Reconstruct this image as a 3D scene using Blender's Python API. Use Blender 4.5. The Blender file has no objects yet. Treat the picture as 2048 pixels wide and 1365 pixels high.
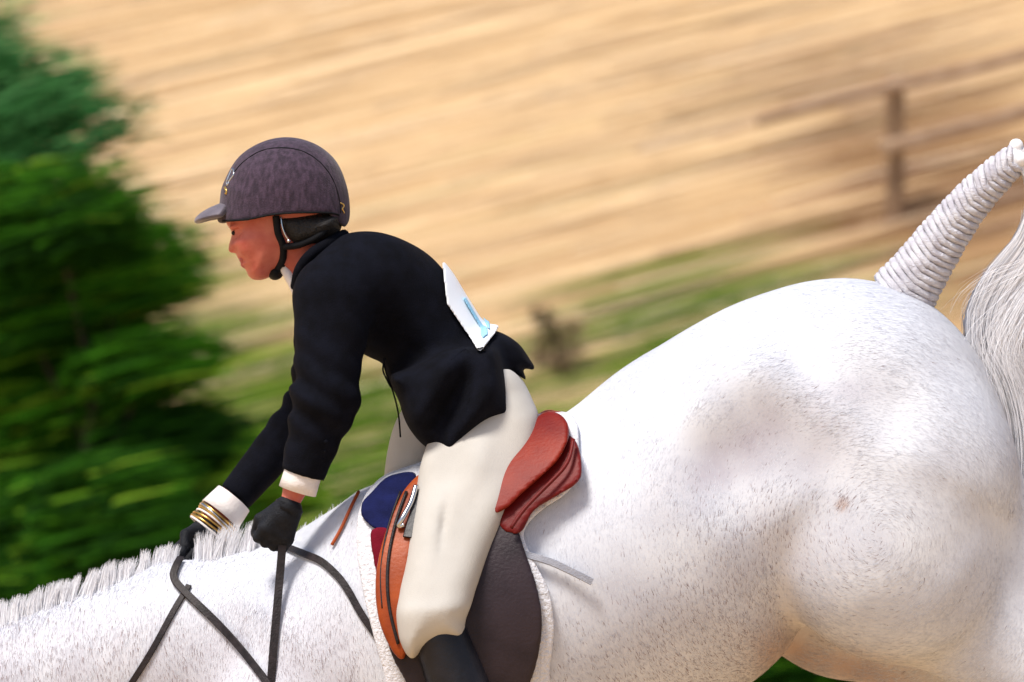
import bpy, math, random
import numpy as np
from mathutils import Vector

rng = np.random.default_rng(11)
random.seed(5)
sc = bpy.context.scene
COL = sc.collection

# ------------------------------------------------------------------ camera, sky, sun, exposure
cam_d = bpy.data.cameras.new('camera'); cam = bpy.data.objects.new('camera', cam_d); COL.objects.link(cam)
cam.location = (0, -12, 1.9); cam.rotation_euler = (math.radians(90), 0, 0)
cam_d.sensor_width = 36; cam_d.lens = 200.45; cam_d.clip_start = 0.1; cam_d.clip_end = 2000
cam_d.dof.use_dof = True; cam_d.dof.focus_distance = 11.75; cam_d.dof.aperture_fstop = 4.2
sc.camera = cam
world = bpy.data.worlds.new('World'); sc.world = world; world.use_nodes = True
wn = world.node_tree; wn.nodes.clear()
sky = wn.nodes.new('ShaderNodeTexSky'); sky.sky_type = 'NISHITA'; sky.sun_disc = False
SUN_EL, SUN_AZ = math.radians(62), math.radians(222)      # azimuth clockwise from +Y
sky.sun_elevation = SUN_EL; sky.sun_rotation = SUN_AZ; sky.dust_density = 2.5
bg = wn.nodes.new('ShaderNodeBackground'); bg.inputs[1].default_value = 0.085
wo = wn.nodes.new('ShaderNodeOutputWorld')
wn.links.new(sky.outputs[0], bg.inputs[0]); wn.links.new(bg.outputs[0], wo.inputs[0])
sun_d = bpy.data.lights.new('sun', 'SUN'); sun_d.energy = 2.3; sun_d.angle = math.radians(14); sun_d.color = (1, .95, .88)
sun = bpy.data.objects.new('sun', sun_d); COL.objects.link(sun)
sdir = Vector((math.sin(SUN_AZ) * math.cos(SUN_EL), math.cos(SUN_AZ) * math.cos(SUN_EL), math.sin(SUN_EL)))
sun.rotation_euler = sdir.to_track_quat('Z', 'Y').to_euler(); sun.location = sdir * 30
sc.view_settings.view_transform = 'Standard'; sc.view_settings.look = 'None'
sc.view_settings.gamma = 1; sc.view_settings.use_curve_mapping = False
sc.view_settings.exposure = 0.88

# ------------------------------------------------------------------ helpers
S = 950.0                                   # photo pixels per metre at the horse's mid plane (y = 0)
def W(u, v, y=0.0):                         # photo position at a real depth -> world point
    f = (12 + y) / 12 / S
    return np.array([(u - 1024) * f, y, 1.9 - (v - 682.5) * f])
def tag(o, label=None, cat=None, group=None, kind=None):
    if label: o['label'] = label
    if cat: o['category'] = cat
    if group: o['group'] = group
    if kind: o['kind'] = kind
    return o
def thing(name, loc, label, cat, group=None):
    o = bpy.data.objects.new(name, None); COL.objects.link(o); o.location = loc; o.empty_display_size = .1
    return tag(o, label, cat, group)
bpy.context.view_layer.update()
def link(name, me, mat, parent=None, smooth=True):
    o = bpy.data.objects.new(name, me); COL.objects.link(o)
    if mat: me.materials.append(mat)
    if smooth and len(me.polygons): me.polygons.foreach_set('use_smooth', np.ones(len(me.polygons), bool))
    if parent is not None:
        o.parent = parent
        off = Vector((0, 0, 0)); p = parent
        while p is not None: off += p.location; p = p.parent
        o.location = -off                    # geometry is written in world coordinates
    return o
def mesh_np(name, V, F):                    # all faces the same size
    V = np.asarray(V, np.float32); F = np.asarray(F, np.int32); n = F.shape[1]
    me = bpy.data.meshes.new(name)
    me.vertices.add(len(V)); me.vertices.foreach_set('co', V.ravel())
    me.loops.add(F.size); me.loops.foreach_set('vertex_index', F.ravel())
    me.polygons.add(len(F)); me.polygons.foreach_set('loop_start', np.arange(0, F.size, n, dtype=np.int32))
    me.update(calc_edges=True)
    return me
def attr(me, name, vals):
    a = me.attributes.new(name, 'FLOAT', 'POINT'); a.data.foreach_set('value', np.asarray(vals, np.float32).ravel())

# ---- materials
def mat(name, col, rough=.6, col2=None, scale=8, stretch=(1, 1, 1), rot=(0, 0, 0), bump=0, bscale=60, bstretch=(1, 1, 1),
        sheen=0, spec=.5, metal=0, lo=.35, hi=.65, coat=0, sss=0, detail=4, extra=None):
    m = bpy.data.materials.new(name); m.use_nodes = True; nt = m.node_tree; N = nt.nodes; L = nt.links
    b = N['Principled BSDF']; b.inputs['Roughness'].default_value = rough; b.inputs['Metallic'].default_value = metal
    b.inputs['Specular IOR Level'].default_value = spec
    b.inputs['Sheen Weight'].default_value = sheen; b.inputs['Coat Weight'].default_value = coat
    b.inputs['Base Color'].default_value = (*col, 1)
    if sss: b.inputs['Subsurface Weight'].default_value = sss; b.inputs['Subsurface Scale'].default_value = .01; b.inputs['Subsurface Radius'].default_value = (1, .3, .15)
    tc = N.new('ShaderNodeTexCoord')
    if col2 is not None:
        mp = N.new('ShaderNodeMapping'); mp.inputs['Scale'].default_value = stretch; mp.inputs['Rotation'].default_value = rot
        L.new(tc.outputs['Object'], mp.inputs[0])
        nz = N.new('ShaderNodeTexNoise'); nz.inputs['Scale'].default_value = scale; nz.inputs['Detail'].default_value = detail
        L.new(mp.outputs[0], nz.inputs[0])
        r = N.new('ShaderNodeValToRGB'); r.color_ramp.elements[0].position = lo; r.color_ramp.elements[1].position = hi
        r.color_ramp.elements[0].color = (*col, 1); r.color_ramp.elements[1].color = (*col2, 1)
        L.new(nz.outputs[0], r.inputs[0]); L.new(r.outputs[0], b.inputs['Base Color'])
    if bump:
        mp = N.new('ShaderNodeMapping'); mp.inputs['Scale'].default_value = bstretch; mp.inputs['Rotation'].default_value = rot
        L.new(tc.outputs['Object'], mp.inputs[0])
        nz = N.new('ShaderNodeTexNoise'); nz.inputs['Scale'].default_value = bscale; nz.inputs['Detail'].default_value = 5
        L.new(mp.outputs[0], nz.inputs[0])
        bp = N.new('ShaderNodeBump'); bp.inputs['Strength'].default_value = bump; bp.inputs['Distance'].default_value = .01
        L.new(nz.outputs[0], bp.inputs['Height']); L.new(bp.outputs[0], b.inputs['Normal'])
    return m
def ramp_mat(name, attrname, stops, rough=.8, spec=.2, sheen=0, trans=0):
    m = bpy.data.materials.new(name); m.use_nodes = True; nt = m.node_tree; N = nt.nodes; L = nt.links
    b = N['Principled BSDF']; b.inputs['Roughness'].default_value = rough; b.inputs['Specular IOR Level'].default_value = spec
    b.inputs['Sheen Weight'].default_value = sheen
    a = N.new('ShaderNodeAttribute'); a.attribute_name = attrname
    r = N.new('ShaderNodeValToRGB'); e = r.color_ramp.elements
    e[0].position = stops[0][0]; e[0].color = (*stops[0][1], 1); e[1].position = stops[-1][0]; e[1].color = (*stops[-1][1], 1)
    for p, c in stops[1:-1]:
        q = e.new(p); q.color = (*c, 1)
    L.new(a.outputs['Fac'], r.inputs[0]); L.new(r.outputs[0], b.inputs['Base Color'])
    return m

# ---- signed distance modelling
def catmull(P, n=8, closed=True):
    P = np.asarray(P, float); m = len(P); out = []
    rngi = range(m) if closed else range(m - 1)
    for i in rngi:
        g = (lambda k: P[k % m]) if closed else (lambda k: P[min(max(k, 0), m - 1)])
        p0, p1, p2, p3 = g(i - 1), g(i), g(i + 1), g(i + 2)
        for t in np.linspace(0, 1, n, endpoint=False):
            out.append(.5 * (2 * p1 + (p2 - p0) * t + (2 * p0 - 5 * p1 + 4 * p2 - p3) * t * t + (3 * p1 - p0 - 3 * p2 + p3) * t ** 3))
    if not closed: out.append(P[-1])
    return np.array(out)
def smin(a, b, k):
    if k <= 0: return np.minimum(a, b)
    h = np.maximum(k - np.abs(a - b), 0) / k
    return np.minimum(a, b) - h * h * k * .25
class Field:
    def __init__(s, x0, x1, y0, y1, z0, z1, h):
        s.h = h; s.o = np.array([x0, y0, z0])
        s.x = np.arange(x0, x1, h, dtype=np.float32); s.y = np.arange(y0, y1, h, dtype=np.float32); s.z = np.arange(z0, z1, h, dtype=np.float32)
        s.D = np.ones((len(s.x), len(s.y), len(s.z)), np.float32)
    def box(s, lo, hi):
        r = []
        for ax, a, b in zip((s.x, s.y, s.z), lo, hi):
            i0 = max(0, np.searchsorted(ax, a) - 1); i1 = min(len(ax), np.searchsorted(ax, b) + 1)
            r.append((i0, i1))
        return r
    def put(s, r, d, k, mode):
        sl = tuple(slice(a, b) for a, b in r)
        cur = s.D[sl]
        if mode == 'add': s.D[sl] = smin(cur, d, k)
        elif mode == 'sub': s.D[sl] = -smin(-cur, d, k)
    def cone(s, a, b, ra, rb, sy=1, k=.04, mode='add'):
        a = np.array(a, float); b = np.array(b, float); m = max(ra, rb) + k + .06
        lo = np.minimum(a, b) - m; hi = np.maximum(a, b) + m
        r = s.box(lo, hi)
        if any(q[1] <= q[0] for q in r): return s
        X = s.x[r[0][0]:r[0][1], None, None] - a[0]; Y = (s.y[None, r[1][0]:r[1][1], None] - a[1]) * sy; Z = s.z[None, None, r[2][0]:r[2][1]] - a[2]
        d = b - a; d = np.array([d[0], d[1] * sy, d[2]]); L2 = max(d @ d, 1e-9)
        t = np.clip((X * d[0] + Y * d[1] + Z * d[2]) / L2, 0, 1)
        dist = np.sqrt((X - t * d[0]) ** 2 + (Y - t * d[1]) ** 2 + (Z - t * d[2]) ** 2) - (ra + (rb - ra) * t)
        s.put(r, dist.astype(np.float32), k, mode); return s
    def ell(s, c, rad, ang=0, k=.04, mode='add', yaw=0):
        c = np.array(c, float); m = max(rad) + k + .06
        r = s.box(c - m, c + m)
        if any(q[1] <= q[0] for q in r): return s
        X = s.x[r[0][0]:r[0][1], None, None] - c[0]; Y = s.y[None, r[1][0]:r[1][1], None] - c[1]; Z = s.z[None, None, r[2][0]:r[2][1]] - c[2]
        ca, sa = math.cos(ang), math.sin(ang)
        A = X * ca + Z * sa; B = -X * sa + Z * ca
        if yaw:
            cy, sy_ = math.cos(yaw), math.sin(yaw); A, Y = A * cy + Y * sy_, -A * sy_ + Y * cy
        q = np.sqrt((A / rad[0]) ** 2 + (Y / rad[1]) ** 2 + (B / rad[2]) ** 2)
        q2 = np.sqrt((A / rad[0] ** 2) ** 2 + (Y / rad[1] ** 2) ** 2 + (B / rad[2] ** 2) ** 2)
        dist = q * (q - 1) / np.maximum(q2, 1e-4)
        s.put(r, dist.astype(np.float32), k, mode); return s
    def poly2(s, pts, y=0., smooth=True):    # 2D signed distance over the whole x-z grid
        P = np.array([W(u, v, y)[[0, 2]] for u, v in pts])
        if smooth: P = catmull(P, 6)
        return polydist(P, s.x, s.z)
    def inflate(s, pts, T, R, yref=0., y0=0., k=.03, smooth=True, mode='add', power=2):
        d2 = s.poly2(pts, yref, smooth)
        ii = np.where((d2 < k + .06).any(1))[0]; jj = np.where((d2 < k + .06).any(0))[0]
        i0, i1, j0, j1 = ii[0], ii[-1] + 1, jj[0], jj[-1] + 1
        d2 = d2[i0:i1, None, j0:j1]
        X = s.x[i0:i1, None, None]; Z = s.z[None, None, j0:j1]
        yy = y0(X, Z) if callable(y0) else y0
        TT = T(X, Z) if callable(T) else T
        q = np.clip(1 + d2 / R, 0, None)
        Y = (s.y[None, :, None] - yy) / TT
        f = (np.abs(Y) ** power + q ** power) ** (1 / power)
        m = np.minimum(R, TT)
        dist = ((f - 1) * m).astype(np.float32)
        s.put([(i0, i1), (0, len(s.y)), (j0, j1)], dist, k, mode); return s
    def norm(s):
        g = np.gradient(s.D, s.h); G = np.sqrt(g[0] ** 2 + g[1] ** 2 + g[2] ** 2)
        s.D = s.D / np.clip(G, .35, 3); return s
    def sample(s, x, y, z):
        def ix(v, o, n):
            f = np.clip((v - o) / s.h, 0, n - 1.001); i = f.astype(int); return i, (f - i).astype(np.float32)
        i, a = ix(x, s.o[0], len(s.x)); j, b = ix(y, s.o[1], len(s.y)); k, c = ix(z, s.o[2], len(s.z))
        D = s.D; r = 0
        for di, wa in ((0, 1 - a), (1, a)):
            for dj, wb in ((0, 1 - b), (1, b)):
                for dk, wc in ((0, 1 - c), (1, c)):
                    r = r + D[i + di, j + dj, k + dk] * wa * wb * wc
        return r
    def mesh(s, name, smooth=2, D=None, all_parts=False):
        D = s.D if D is None else D
        D = D.copy(); D[[0, -1]] = 1; D[:, [0, -1]] = 1; D[:, :, [0, -1]] = 1
        ins = D < 0
        nx, ny, nz = D.shape
        c = np.zeros((nx - 1, ny - 1, nz - 1), np.int8)
        for dx in (0, 1):
            for dy in (0, 1):
                for dz in (0, 1): c += ins[dx:nx - 1 + dx, dy:ny - 1 + dy, dz:nz - 1 + dz]
        act = np.argwhere((c > 0) & (c < 8))
        idx = -np.ones(c.shape, np.int32); idx[act[:, 0], act[:, 1], act[:, 2]] = np.arange(len(act))
        acc = np.zeros((len(act), 3), np.float32); cnt = np.zeros(len(act), np.float32)
        cor = [(dx, dy, dz) for dx in (0, 1) for dy in (0, 1) for dz in (0, 1)]
        val = {q: D[act[:, 0] + q[0], act[:, 1] + q[1], act[:, 2] + q[2]] for q in cor}
        for q in cor:
            for ax in range(3):
                if q[ax] == 0:
                    q2 = list(q); q2[ax] = 1; q2 = tuple(q2)
                    a, b = val[q], val[q2]; m = (a < 0) != (b < 0)
                    t = np.where(m, a / np.where(m, a - b, 1), 0)
                    p = np.tile(np.array(q, np.float32), (len(act), 1)); p[:, ax] += t
                    acc[m] += p[m]; cnt[m] += 1
        V = (act + acc / cnt[:, None]) * s.h + s.o
        quads = []
        for ax in range(3):
            sl0 = [slice(0, n) for n in D.shape]; sl1 = list(sl0); sl0[ax] = slice(0, D.shape[ax] - 1); sl1[ax] = slice(1, D.shape[ax])
            a, b = ins[tuple(sl0)], ins[tuple(sl1)]
            e = np.argwhere(a != b); e = e[(e > 0).all(1)] if True else e
            o1, o2 = [k for k in range(3) if k != ax]
            flip = a[e[:, 0], e[:, 1], e[:, 2]]
            def cell(d1, d2):
                q = e.copy(); q[:, o1] -= d1; q[:, o2] -= d2
                return idx[q[:, 0], q[:, 1], q[:, 2]]
            q = np.stack([cell(1, 1), cell(0, 1), cell(0, 0), cell(1, 0)], 1)
            if ax == 1: flip = ~flip
            q[~flip] = q[~flip][:, ::-1]
            quads.append(q)
        F = np.concatenate(quads)
        F = F[(F >= 0).all(1)]
        for _ in range(smooth):
            sm = np.zeros_like(V); n = np.zeros(len(V), np.float32)
            for a, b in ((0, 1), (1, 2), (2, 3), (3, 0)):
                for p, q in ((a, b), (b, a)):
                    for ax in range(3): sm[:, ax] += np.bincount(F[:, p], V[F[:, q], ax], len(V))
                    n += np.bincount(F[:, p], minlength=len(V))
            V = V * .4 + .6 * sm / np.maximum(n, 1)[:, None]
        lab = np.arange(len(V))
        while True:
            m = lab[F].min(1); new = lab.copy(); np.minimum.at(new, F.ravel(), np.repeat(m, 4)); new = new[new]
            if (new == lab).all(): break
            lab = new
        u_, inv, cnt_ = np.unique(lab, return_inverse=True, return_counts=True)
        order = [k for k in np.argsort(-cnt_) if cnt_[k] > (60 if all_parts else 0)]
        if not all_parts: order = order[:1]
        out = []
        for k in order:
            sel = inv == k; mp_ = np.cumsum(sel) - 1; out.append(mesh_np(name, V[sel], mp_[F[sel[F[:, 0]]]]))
        return out if all_parts else out[0]
def polydist(P, xs, zs):
    X = xs[:, None].astype(np.float32); Z = zs[None, :].astype(np.float32)
    d = np.full((len(xs), len(zs)), 1e9, np.float32); ins = np.zeros(d.shape, bool)
    Q = np.roll(P, -1, 0)
    for (ax, az), (bx, bz) in zip(P.astype(np.float32), Q.astype(np.float32)):
        ex, ez = bx - ax, bz - az; l2 = ex * ex + ez * ez
        if l2 < 1e-12: continue
        t = np.clip(((X - ax) * ex + (Z - az) * ez) / l2, 0, 1)
        d = np.minimum(d, (X - ax - t * ex) ** 2 + (Z - az - t * ez) ** 2)
        if az != bz: ins ^= ((az > Z) != (bz > Z)) & (X < (bx - ax) * (Z - az) / (bz - az) + ax)
    d = np.sqrt(d); return np.where(ins, -d, d)
def band(pts, w, y=0.):                    # px polyline -> world outline polygon of a strap (w px wide)
    P = np.array([W(u, v, y)[[0, 2]] for u, v in pts]); P = catmull(P, 6, False)
    T = np.gradient(P, axis=0); T /= np.linalg.norm(T, axis=1)[:, None]; N = np.stack([-T[:, 1], T[:, 0]], 1) * w / S / 2
    return np.concatenate([P + N, (P - N)[::-1]])

def tube_np(P, R, n=10, caps=True):
    P = np.asarray(P, float); R = np.broadcast_to(np.asarray(R, float), (len(P),))
    T = np.gradient(P, axis=0); T /= np.linalg.norm(T, axis=1)[:, None] + 1e-9
    ref = np.array([0, 1., 0]) if abs(T[0][1]) < .8 else np.array([1., 0, 0])
    V = []; F = []
    a = np.linspace(0, 2 * np.pi, n, endpoint=False)
    for p, t, r in zip(P, T, R):
        s1 = np.cross(t, ref); s1 /= np.linalg.norm(s1); s2 = np.cross(t, s1)
        V.append(p + r * (np.cos(a)[:, None] * s1 + np.sin(a)[:, None] * s2))
    V = np.concatenate(V); m = len(P)
    for i in range(m - 1):
        for j in range(n):
            k = (j + 1) % n; F.append((i * n + j, i * n + k, (i + 1) * n + k, (i + 1) * n + j))
    V = np.concatenate([V, P[:1], P[-1:]]); c0 = m * n; c1 = c0 + 1
    F = [tuple(f) for f in F]
    if caps:
        F += [(c0, (j + 1) % n, j) for j in range(n)] + [(c1, (m - 1) * n + j, (m - 1) * n + (j + 1) % n) for j in range(n)]
    return V, F
def pyd(name, V, F):
    me = bpy.data.meshes.new(name); me.from_pydata([tuple(map(float, v)) for v in V], [], [tuple(map(int, f)) for f in F]); me.update(); return me
def tube(name, P, R, m, parent=None, n=10):
    V, F = tube_np(P, R, n); return link(name, pyd(name, V, F), m, parent)
def join(parts):
    V = []; F = []; o = 0
    for v, f in parts:
        V.append(np.asarray(v)); F += [tuple(i + o for i in q) for q in f]; o += len(v)
    return np.concatenate(V), F
def ribbons(name, P, width, m, parent=None, tone=None, side=None, taper=.25):
    # P: (N,K,3) strand centre lines, one flat ribbon each
    N, K, _ = P.shape
    T = np.gradient(P, axis=1)
    if side is None:
        v = rng.normal(size=(N, 3)) * .35 + np.array([0, -1, 0]); side = np.cross(T, v[:, None, :])
    else: side = np.broadcast_to(side, P.shape)
    side = side / (np.linalg.norm(side, axis=2, keepdims=True) + 1e-9)
    w = (np.asarray(width).reshape(-1, 1) * np.interp(np.linspace(0, 1, K), [0, .5, 1], [1, .9, taper])[None, :])[..., None] / 2
    V = np.stack([P - side * w, P + side * w], 2).reshape(-1, 3)
    i = (np.arange(N)[:, None] * K + np.arange(K - 1)[None, :]) * 2
    F = np.stack([i, i + 1, i + 3, i + 2], -1).reshape(-1, 4)
    me = mesh_np(name, V, F)
    attr(me, 'tone', np.repeat(rng.random(N) if tone is None else tone, K * 2))
    return link(name, me, m, parent)

# ------------------------------------------------------------------ materials
M = {}
M['coat'] = None
M['velvet'] = mat('helmet_velvet', (.024, .013, .025), .8, (.062, .036, .062), 120, (1, 1, .4), lo=.36, hi=.68, sheen=.18, bump=.25, bscale=300, spec=.25)
M['brim'] = mat('brim_leather', (.075, .06, .08), .6, (.11, .09, .115), 30, bump=.15, bscale=250, sheen=.3)
M['skin'] = mat('skin', (.44, .085, .058), .5, (.54, .15, .10), 26, bump=.06, bscale=160, sss=.12, spec=.4)
M['lips'] = mat('lips', (.36, .07, .06), .45, (.42, .09, .08), 60)
M['black'] = mat('black_webbing', (.004, .004, .005), .7, (.008, .008, .010), 80, spec=.15, bump=.2, bscale=400)
M['hair'] = mat('dark_hair_net', (.004, .003, .003), .7, (.010, .007, .006), 90, (1, 1, .2), bump=.5, bscale=180)
M['metal'] = mat('polished_steel', (.62, .62, .62), .22, (.5, .5, .5), 40, metal=1)
M['gold'] = mat('gold_metal', (.75, .48, .14), .28, (.62, .38, .1), 60, metal=1)
M['jacket'] = mat('navy_wool', (.0022, .0024, .0046), .9, (.0042, .0048, .0095), 30, bump=.35, bscale=420, spec=.10)
M['breeches'] = mat('cream_breeches', (.47, .445, .405), .8, (.53, .505, .465), 9, bump=.12, bscale=350, spec=.2)
M['shirt'] = mat('white_shirt', (.72, .66, .64), .7, (.78, .74, .72), 20, bump=.2, bscale=200)
M['glove'] = mat('black_glove_leather', (.004, .0045, .007), .6, (.008, .009, .013), 70, spec=.2, bump=.3, bscale=300)
M['boot'] = mat('black_boot_leather', (.006, .006, .009), .42, (.014, .013, .018), 14, spec=.3, bump=.12, bscale=120)
M['card'] = mat('white_number_card', (.80, .84, .88), .45, (.84, .86, .90), 12)
M['ink'] = mat('light_blue_print', (.26, .52, .70), .5, (.30, .57, .74), 20)
M['flap'] = mat('plum_brown_leather', (.014, .008, .011), .5, (.030, .019, .024), 10, spec=.25, bump=.15, bscale=150)
M['red_leather'] = mat('red_brown_leather', (.15, .005, .002), .5, (.24, .018, .004), 9, spec=.22, bump=.12, bscale=150)
M['dark_red'] = mat('dark_red_leather', (.09, .003, .002), .5, (.15, .006, .004), 12, spec=.22, bump=.12, bscale=150)
M['orange_leather'] = mat('orange_tan_leather', (.22, .033, .004), .45, (.36, .066, .009), 9, spec=.25, bump=.1, bscale=150)
M['pad'] = mat('white_fleece_pad', (.66, .66, .70), .85, (.72, .71, .75), 40, bump=.7, bscale=130)
M['blue'] = mat('blue_cloth', (.006, .008, .040), .85, (.010, .014, .075), 25, spec=.1, bump=.3, bscale=300)
M['maroon'] = mat('maroon_cloth', (.11, .003, .009), .85, (.16, .006, .018), 25, spec=.1, bump=.3, bscale=300)
M['strap'] = mat('dark_brown_rein_leather', (.010, .007, .007), .5, (.024, .017, .018), 50, spec=.25, bump=.2, bscale=250)
M['grey_strap'] = mat('grey_webbing', (.28, .29, .34), .7, (.34, .35, .40), 50, bump=.3, bscale=300)
M['hoof'] = mat('hoof_horn', (.12, .10, .085), .5, (.2, .17, .14), 12, (1, 1, .2), bump=.3, bscale=60)
M['wood'] = mat('weathered_brown_wood', (.19, .11, .06), .8, (.29, .18, .10), 14, (1, 1, .1), bump=.6, bscale=60, bstretch=(1, 1, .1))
M['rail'] = mat('weathered_grey_brown_rail', (.36, .23, .14), .8, (.48, .33, .22), 14, (.1, 1, 1), bump=.6, bscale=60, bstretch=(.1, 1, 1))
M['bark'] = mat('bark', (.030, .020, .013), .9, (.06, .042, .028), 10, (1, 1, .2), bump=.8, bscale=40)
M['hairstrand'] = ramp_mat('white_horse_hair', 'tone', [(0, (.62, .61, .65)), (.4, (.72, .72, .76)), (1, (.82, .82, .85))], .75, .05)
M['plait'] = mat('plaited_white_hair', (.50, .48, .53), .65, (.68, .67, .71), 60, (1, 1, .3), bump=.6, bscale=350, bstretch=(.3, 1, 1), spec=.2)

# ------------------------------------------------------------------ ground and hillside
TANS = .466
def gz(x, y):
    t = y - 20.0
    return np.where(t > 0, np.where(t < 1.2, TANS * t * t / 2.4, TANS * (t - .6)), 0.)
def G(u, v):                               # the point of the hillside seen at a photo position
    a = (682.5 - v) / (S * 12)
    d = (1.9 + TANS * 32.6) / (TANS - a)
    return np.array([(u - 1024) / (S * 12) * d, d - 12, TANS * (d - 32.6)])
ROW = np.array([1.0, 0.57]); ROW /= np.linalg.norm(ROW); PER = np.array([-ROW[1], ROW[0]])
C0 = np.array([0., 25.5])
def smooth_noise(n, step, seed):
    r = np.random.default_rng(seed); k = int(n / step) + 4
    return np.interp(np.arange(n), np.arange(k) * step, r.normal(size=k))
def zone(x, y):                            # how green / how brown the ground cover is, by place on the slope
    f = lambda u, v, ru, rv, ang=0: (lambda c: np.exp(-(((x - c[0]) * ROW[0] + (y - c[1]) * ROW[1]) / ru) ** 2 - (((x - c[0]) * PER[0] + (y - c[1]) * PER[1]) / rv) ** 2))(G(u, v))
    green = 1.7 * f(500, 960, 1.35, 1.3) + .30 * f(330, 610, .9, 1.7) + 1.0 * f(1530, 665, 1.2, .6) + .45 * f(1380, 590, 1.0, .8) + 1.0 * f(150, 1000, 1.8, 3) + .9 * f(1650, 1365, 2.2, 3.2) + .22 * f(380, 330, 1.3, 2.5) + .5 * f(800, 1150, 2.5, 1.)
    brown = 1.1 * f(1880, 300, 1.15, 1.9) + .9 * f(2050, 560, 1.2, 1.6) + .25 * f(1990, 60, 1.3, .6)
    return np.clip(green, 0, 1.2), np.clip(brown, 0, 1.2)

# slope: fine relief rows added to imitate panning streaks, cells long along the rows and narrow across
na, nb = 96, 1250
A = np.linspace(-9.5, 9.5, na); B = np.linspace(-8.8, 8.8, nb)
hh = sum(w * smooth_noise(nb, st, sd) for w, st, sd in ((.020, 22, 1), (.014, 7, 2), (.007, 2.6, 3)))
drift = np.stack([sum(w * smooth_noise(nb, st, 50 + sd + 7 * (i // 12)) for w, st, sd in ((.012, 9, 1), (.007, 3.3, 2))) for i in range(na)])
for i in range(na):                        # blend from one block of rows to the next so no row is endless
    q = (i % 12) / 12; j = min(na - 1, (i // 12 + 1) * 12)
    if i % 12: drift[i] = drift[i] * 1
blk = np.stack([sum(w * smooth_noise(nb, st, 90 + 13 * b) for w, st in ((.013, 8), (.008, 3))) for b in range(10)])
fb = np.arange(na) / na * 9; ib = fb.astype(int); wb = (fb - ib)[:, None]; wb = wb * wb * (3 - 2 * wb)
drift = blk[ib] * (1 - wb) + blk[np.minimum(ib + 1, 9)] * wb
H = hh[None, :] * .7 + drift
PX = C0[0] + A[:, None] * ROW[0] + B[None, :] * PER[0]; PY = C0[1] + A[:, None] * ROW[1] + B[None, :] * PER[1]
edge = np.clip(np.minimum(9.5 - np.abs(A)[:, None], 8.8 - np.abs(B)[None, :]) / 1.0, 0, 1)
PZ = gz(PX, PY) + .012 + (H + .02) * edge * .22 - .03 * (1 - edge)
V = np.stack([PX, PY, PZ], -1).reshape(-1, 3)
ii = (np.arange(na - 1)[:, None] * nb + np.arange(nb - 1)[None, :])
F = np.stack([ii, ii + nb, ii + nb + 1, ii + 1], -1).reshape(-1, 4)
me = mesh_np('hillside', V, F)
gr, br = zone(PX.ravel(), PY.ravel()); attr(me, 'green', gr); attr(me, 'brown', br)
attr(me, 'rowtone', np.clip(.5 + (H.ravel()) * 9, 0, 1))
def ground_mat(name, fine=True):
    m = bpy.data.materials.new(name); m.use_nodes = True; nt = m.node_tree; N = nt.nodes; L = nt.links
    b = N['Principled BSDF']; b.inputs['Roughness'].default_value = .95; b.inputs['Specular IOR Level'].default_value = .1
    tc = N.new('ShaderNodeTexCoord')
    mp = N.new('ShaderNodeMapping'); mp.inputs['Rotation'].default_value = (0, 0, -math.atan2(ROW[1], ROW[0])); mp.vector_type = 'POINT'
    L.new(tc.outputs['Object'], mp.inputs[0])
    mp2 = N.new('ShaderNodeMapping'); mp2.inputs['Scale'].default_value = (.11, 15, 0); L.new(mp.outputs[0], mp2.inputs[0])  # tone stretched along the rows to imitate panning streaks
    nz = N.new('ShaderNodeTexNoise'); nz.inputs['Scale'].default_value = 1.0; nz.inputs['Detail'].default_value = 4; nz.inputs['Distortion'].default_value = .1
    L.new(mp2.outputs[0], nz.inputs[0])
    mp3 = N.new('ShaderNodeMapping'); mp3.inputs['Scale'].default_value = (.22, 4.5, 0); mp3.inputs['Location'].default_value = (3.3, 7.7, 2.1); L.new(mp.outputs[0], mp3.inputs[0])
    nzm = N.new('ShaderNodeTexNoise'); nzm.inputs['Scale'].default_value = 1.0; nzm.inputs['Detail'].default_value = 4; L.new(mp3.outputs[0], nzm.inputs[0])
    r = N.new('ShaderNodeValToRGB'); e = r.color_ramp.elements
    e[0].position = .30; e[0].color = (.36, .215, .095, 1); e[1].position = .68; e[1].color = (.70, .51, .29, 1)
    q = e.new(.48); q.color = (.545, .365, .19, 1)
    L.new(nz.outputs[0], r.inputs[0])
    out = r.outputs[0]
    if fine:
        def at(n): a = N.new('ShaderNodeAttribute'); a.attribute_name = n; return a.outputs['Fac']
        def mixto(c0, c1, fac):
            nonlocal out
            n2 = N.new('ShaderNodeMath'); n2.operation = 'MULTIPLY_ADD'; n2.inputs[1].default_value = 3.6; L.new(nzm.outputs[0], n2.inputs[0]); n2.inputs[2].default_value = -2.25
            fa = N.new('ShaderNodeMath'); fa.operation = 'MULTIPLY'; fa.inputs[1].default_value = 1.5; L.new(fac, fa.inputs[0])
            s = N.new('ShaderNodeMath'); s.operation = 'ADD'; s.use_clamp = True; L.new(n2.outputs[0], s.inputs[0]); L.new(fa.outputs[0], s.inputs[1]); ml = s
            rr = N.new('ShaderNodeValToRGB'); rr.color_ramp.elements[0].color = (*c0, 1); rr.color_ramp.elements[1].color = (*c1, 1)
            rr.color_ramp.elements[0].position = .35; rr.color_ramp.elements[1].position = .65; L.new(nz.outputs[0], rr.inputs[0])
            mx = N.new('ShaderNodeMix'); mx.data_type = 'RGBA'; L.new(ml.outputs[0], mx.inputs['Factor']); L.new(out, mx.inputs['A']); L.new(rr.outputs[0], mx.inputs['B'])
            out = mx.outputs['Result']
        mixto((.16, .08, .035), (.36, .215, .10), at('brown'))
        mixto((.008, .034, .0005), (.12, .20, .003), at('green'))
    L.new(out, b.inputs['Base Color'])
    return m
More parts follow.
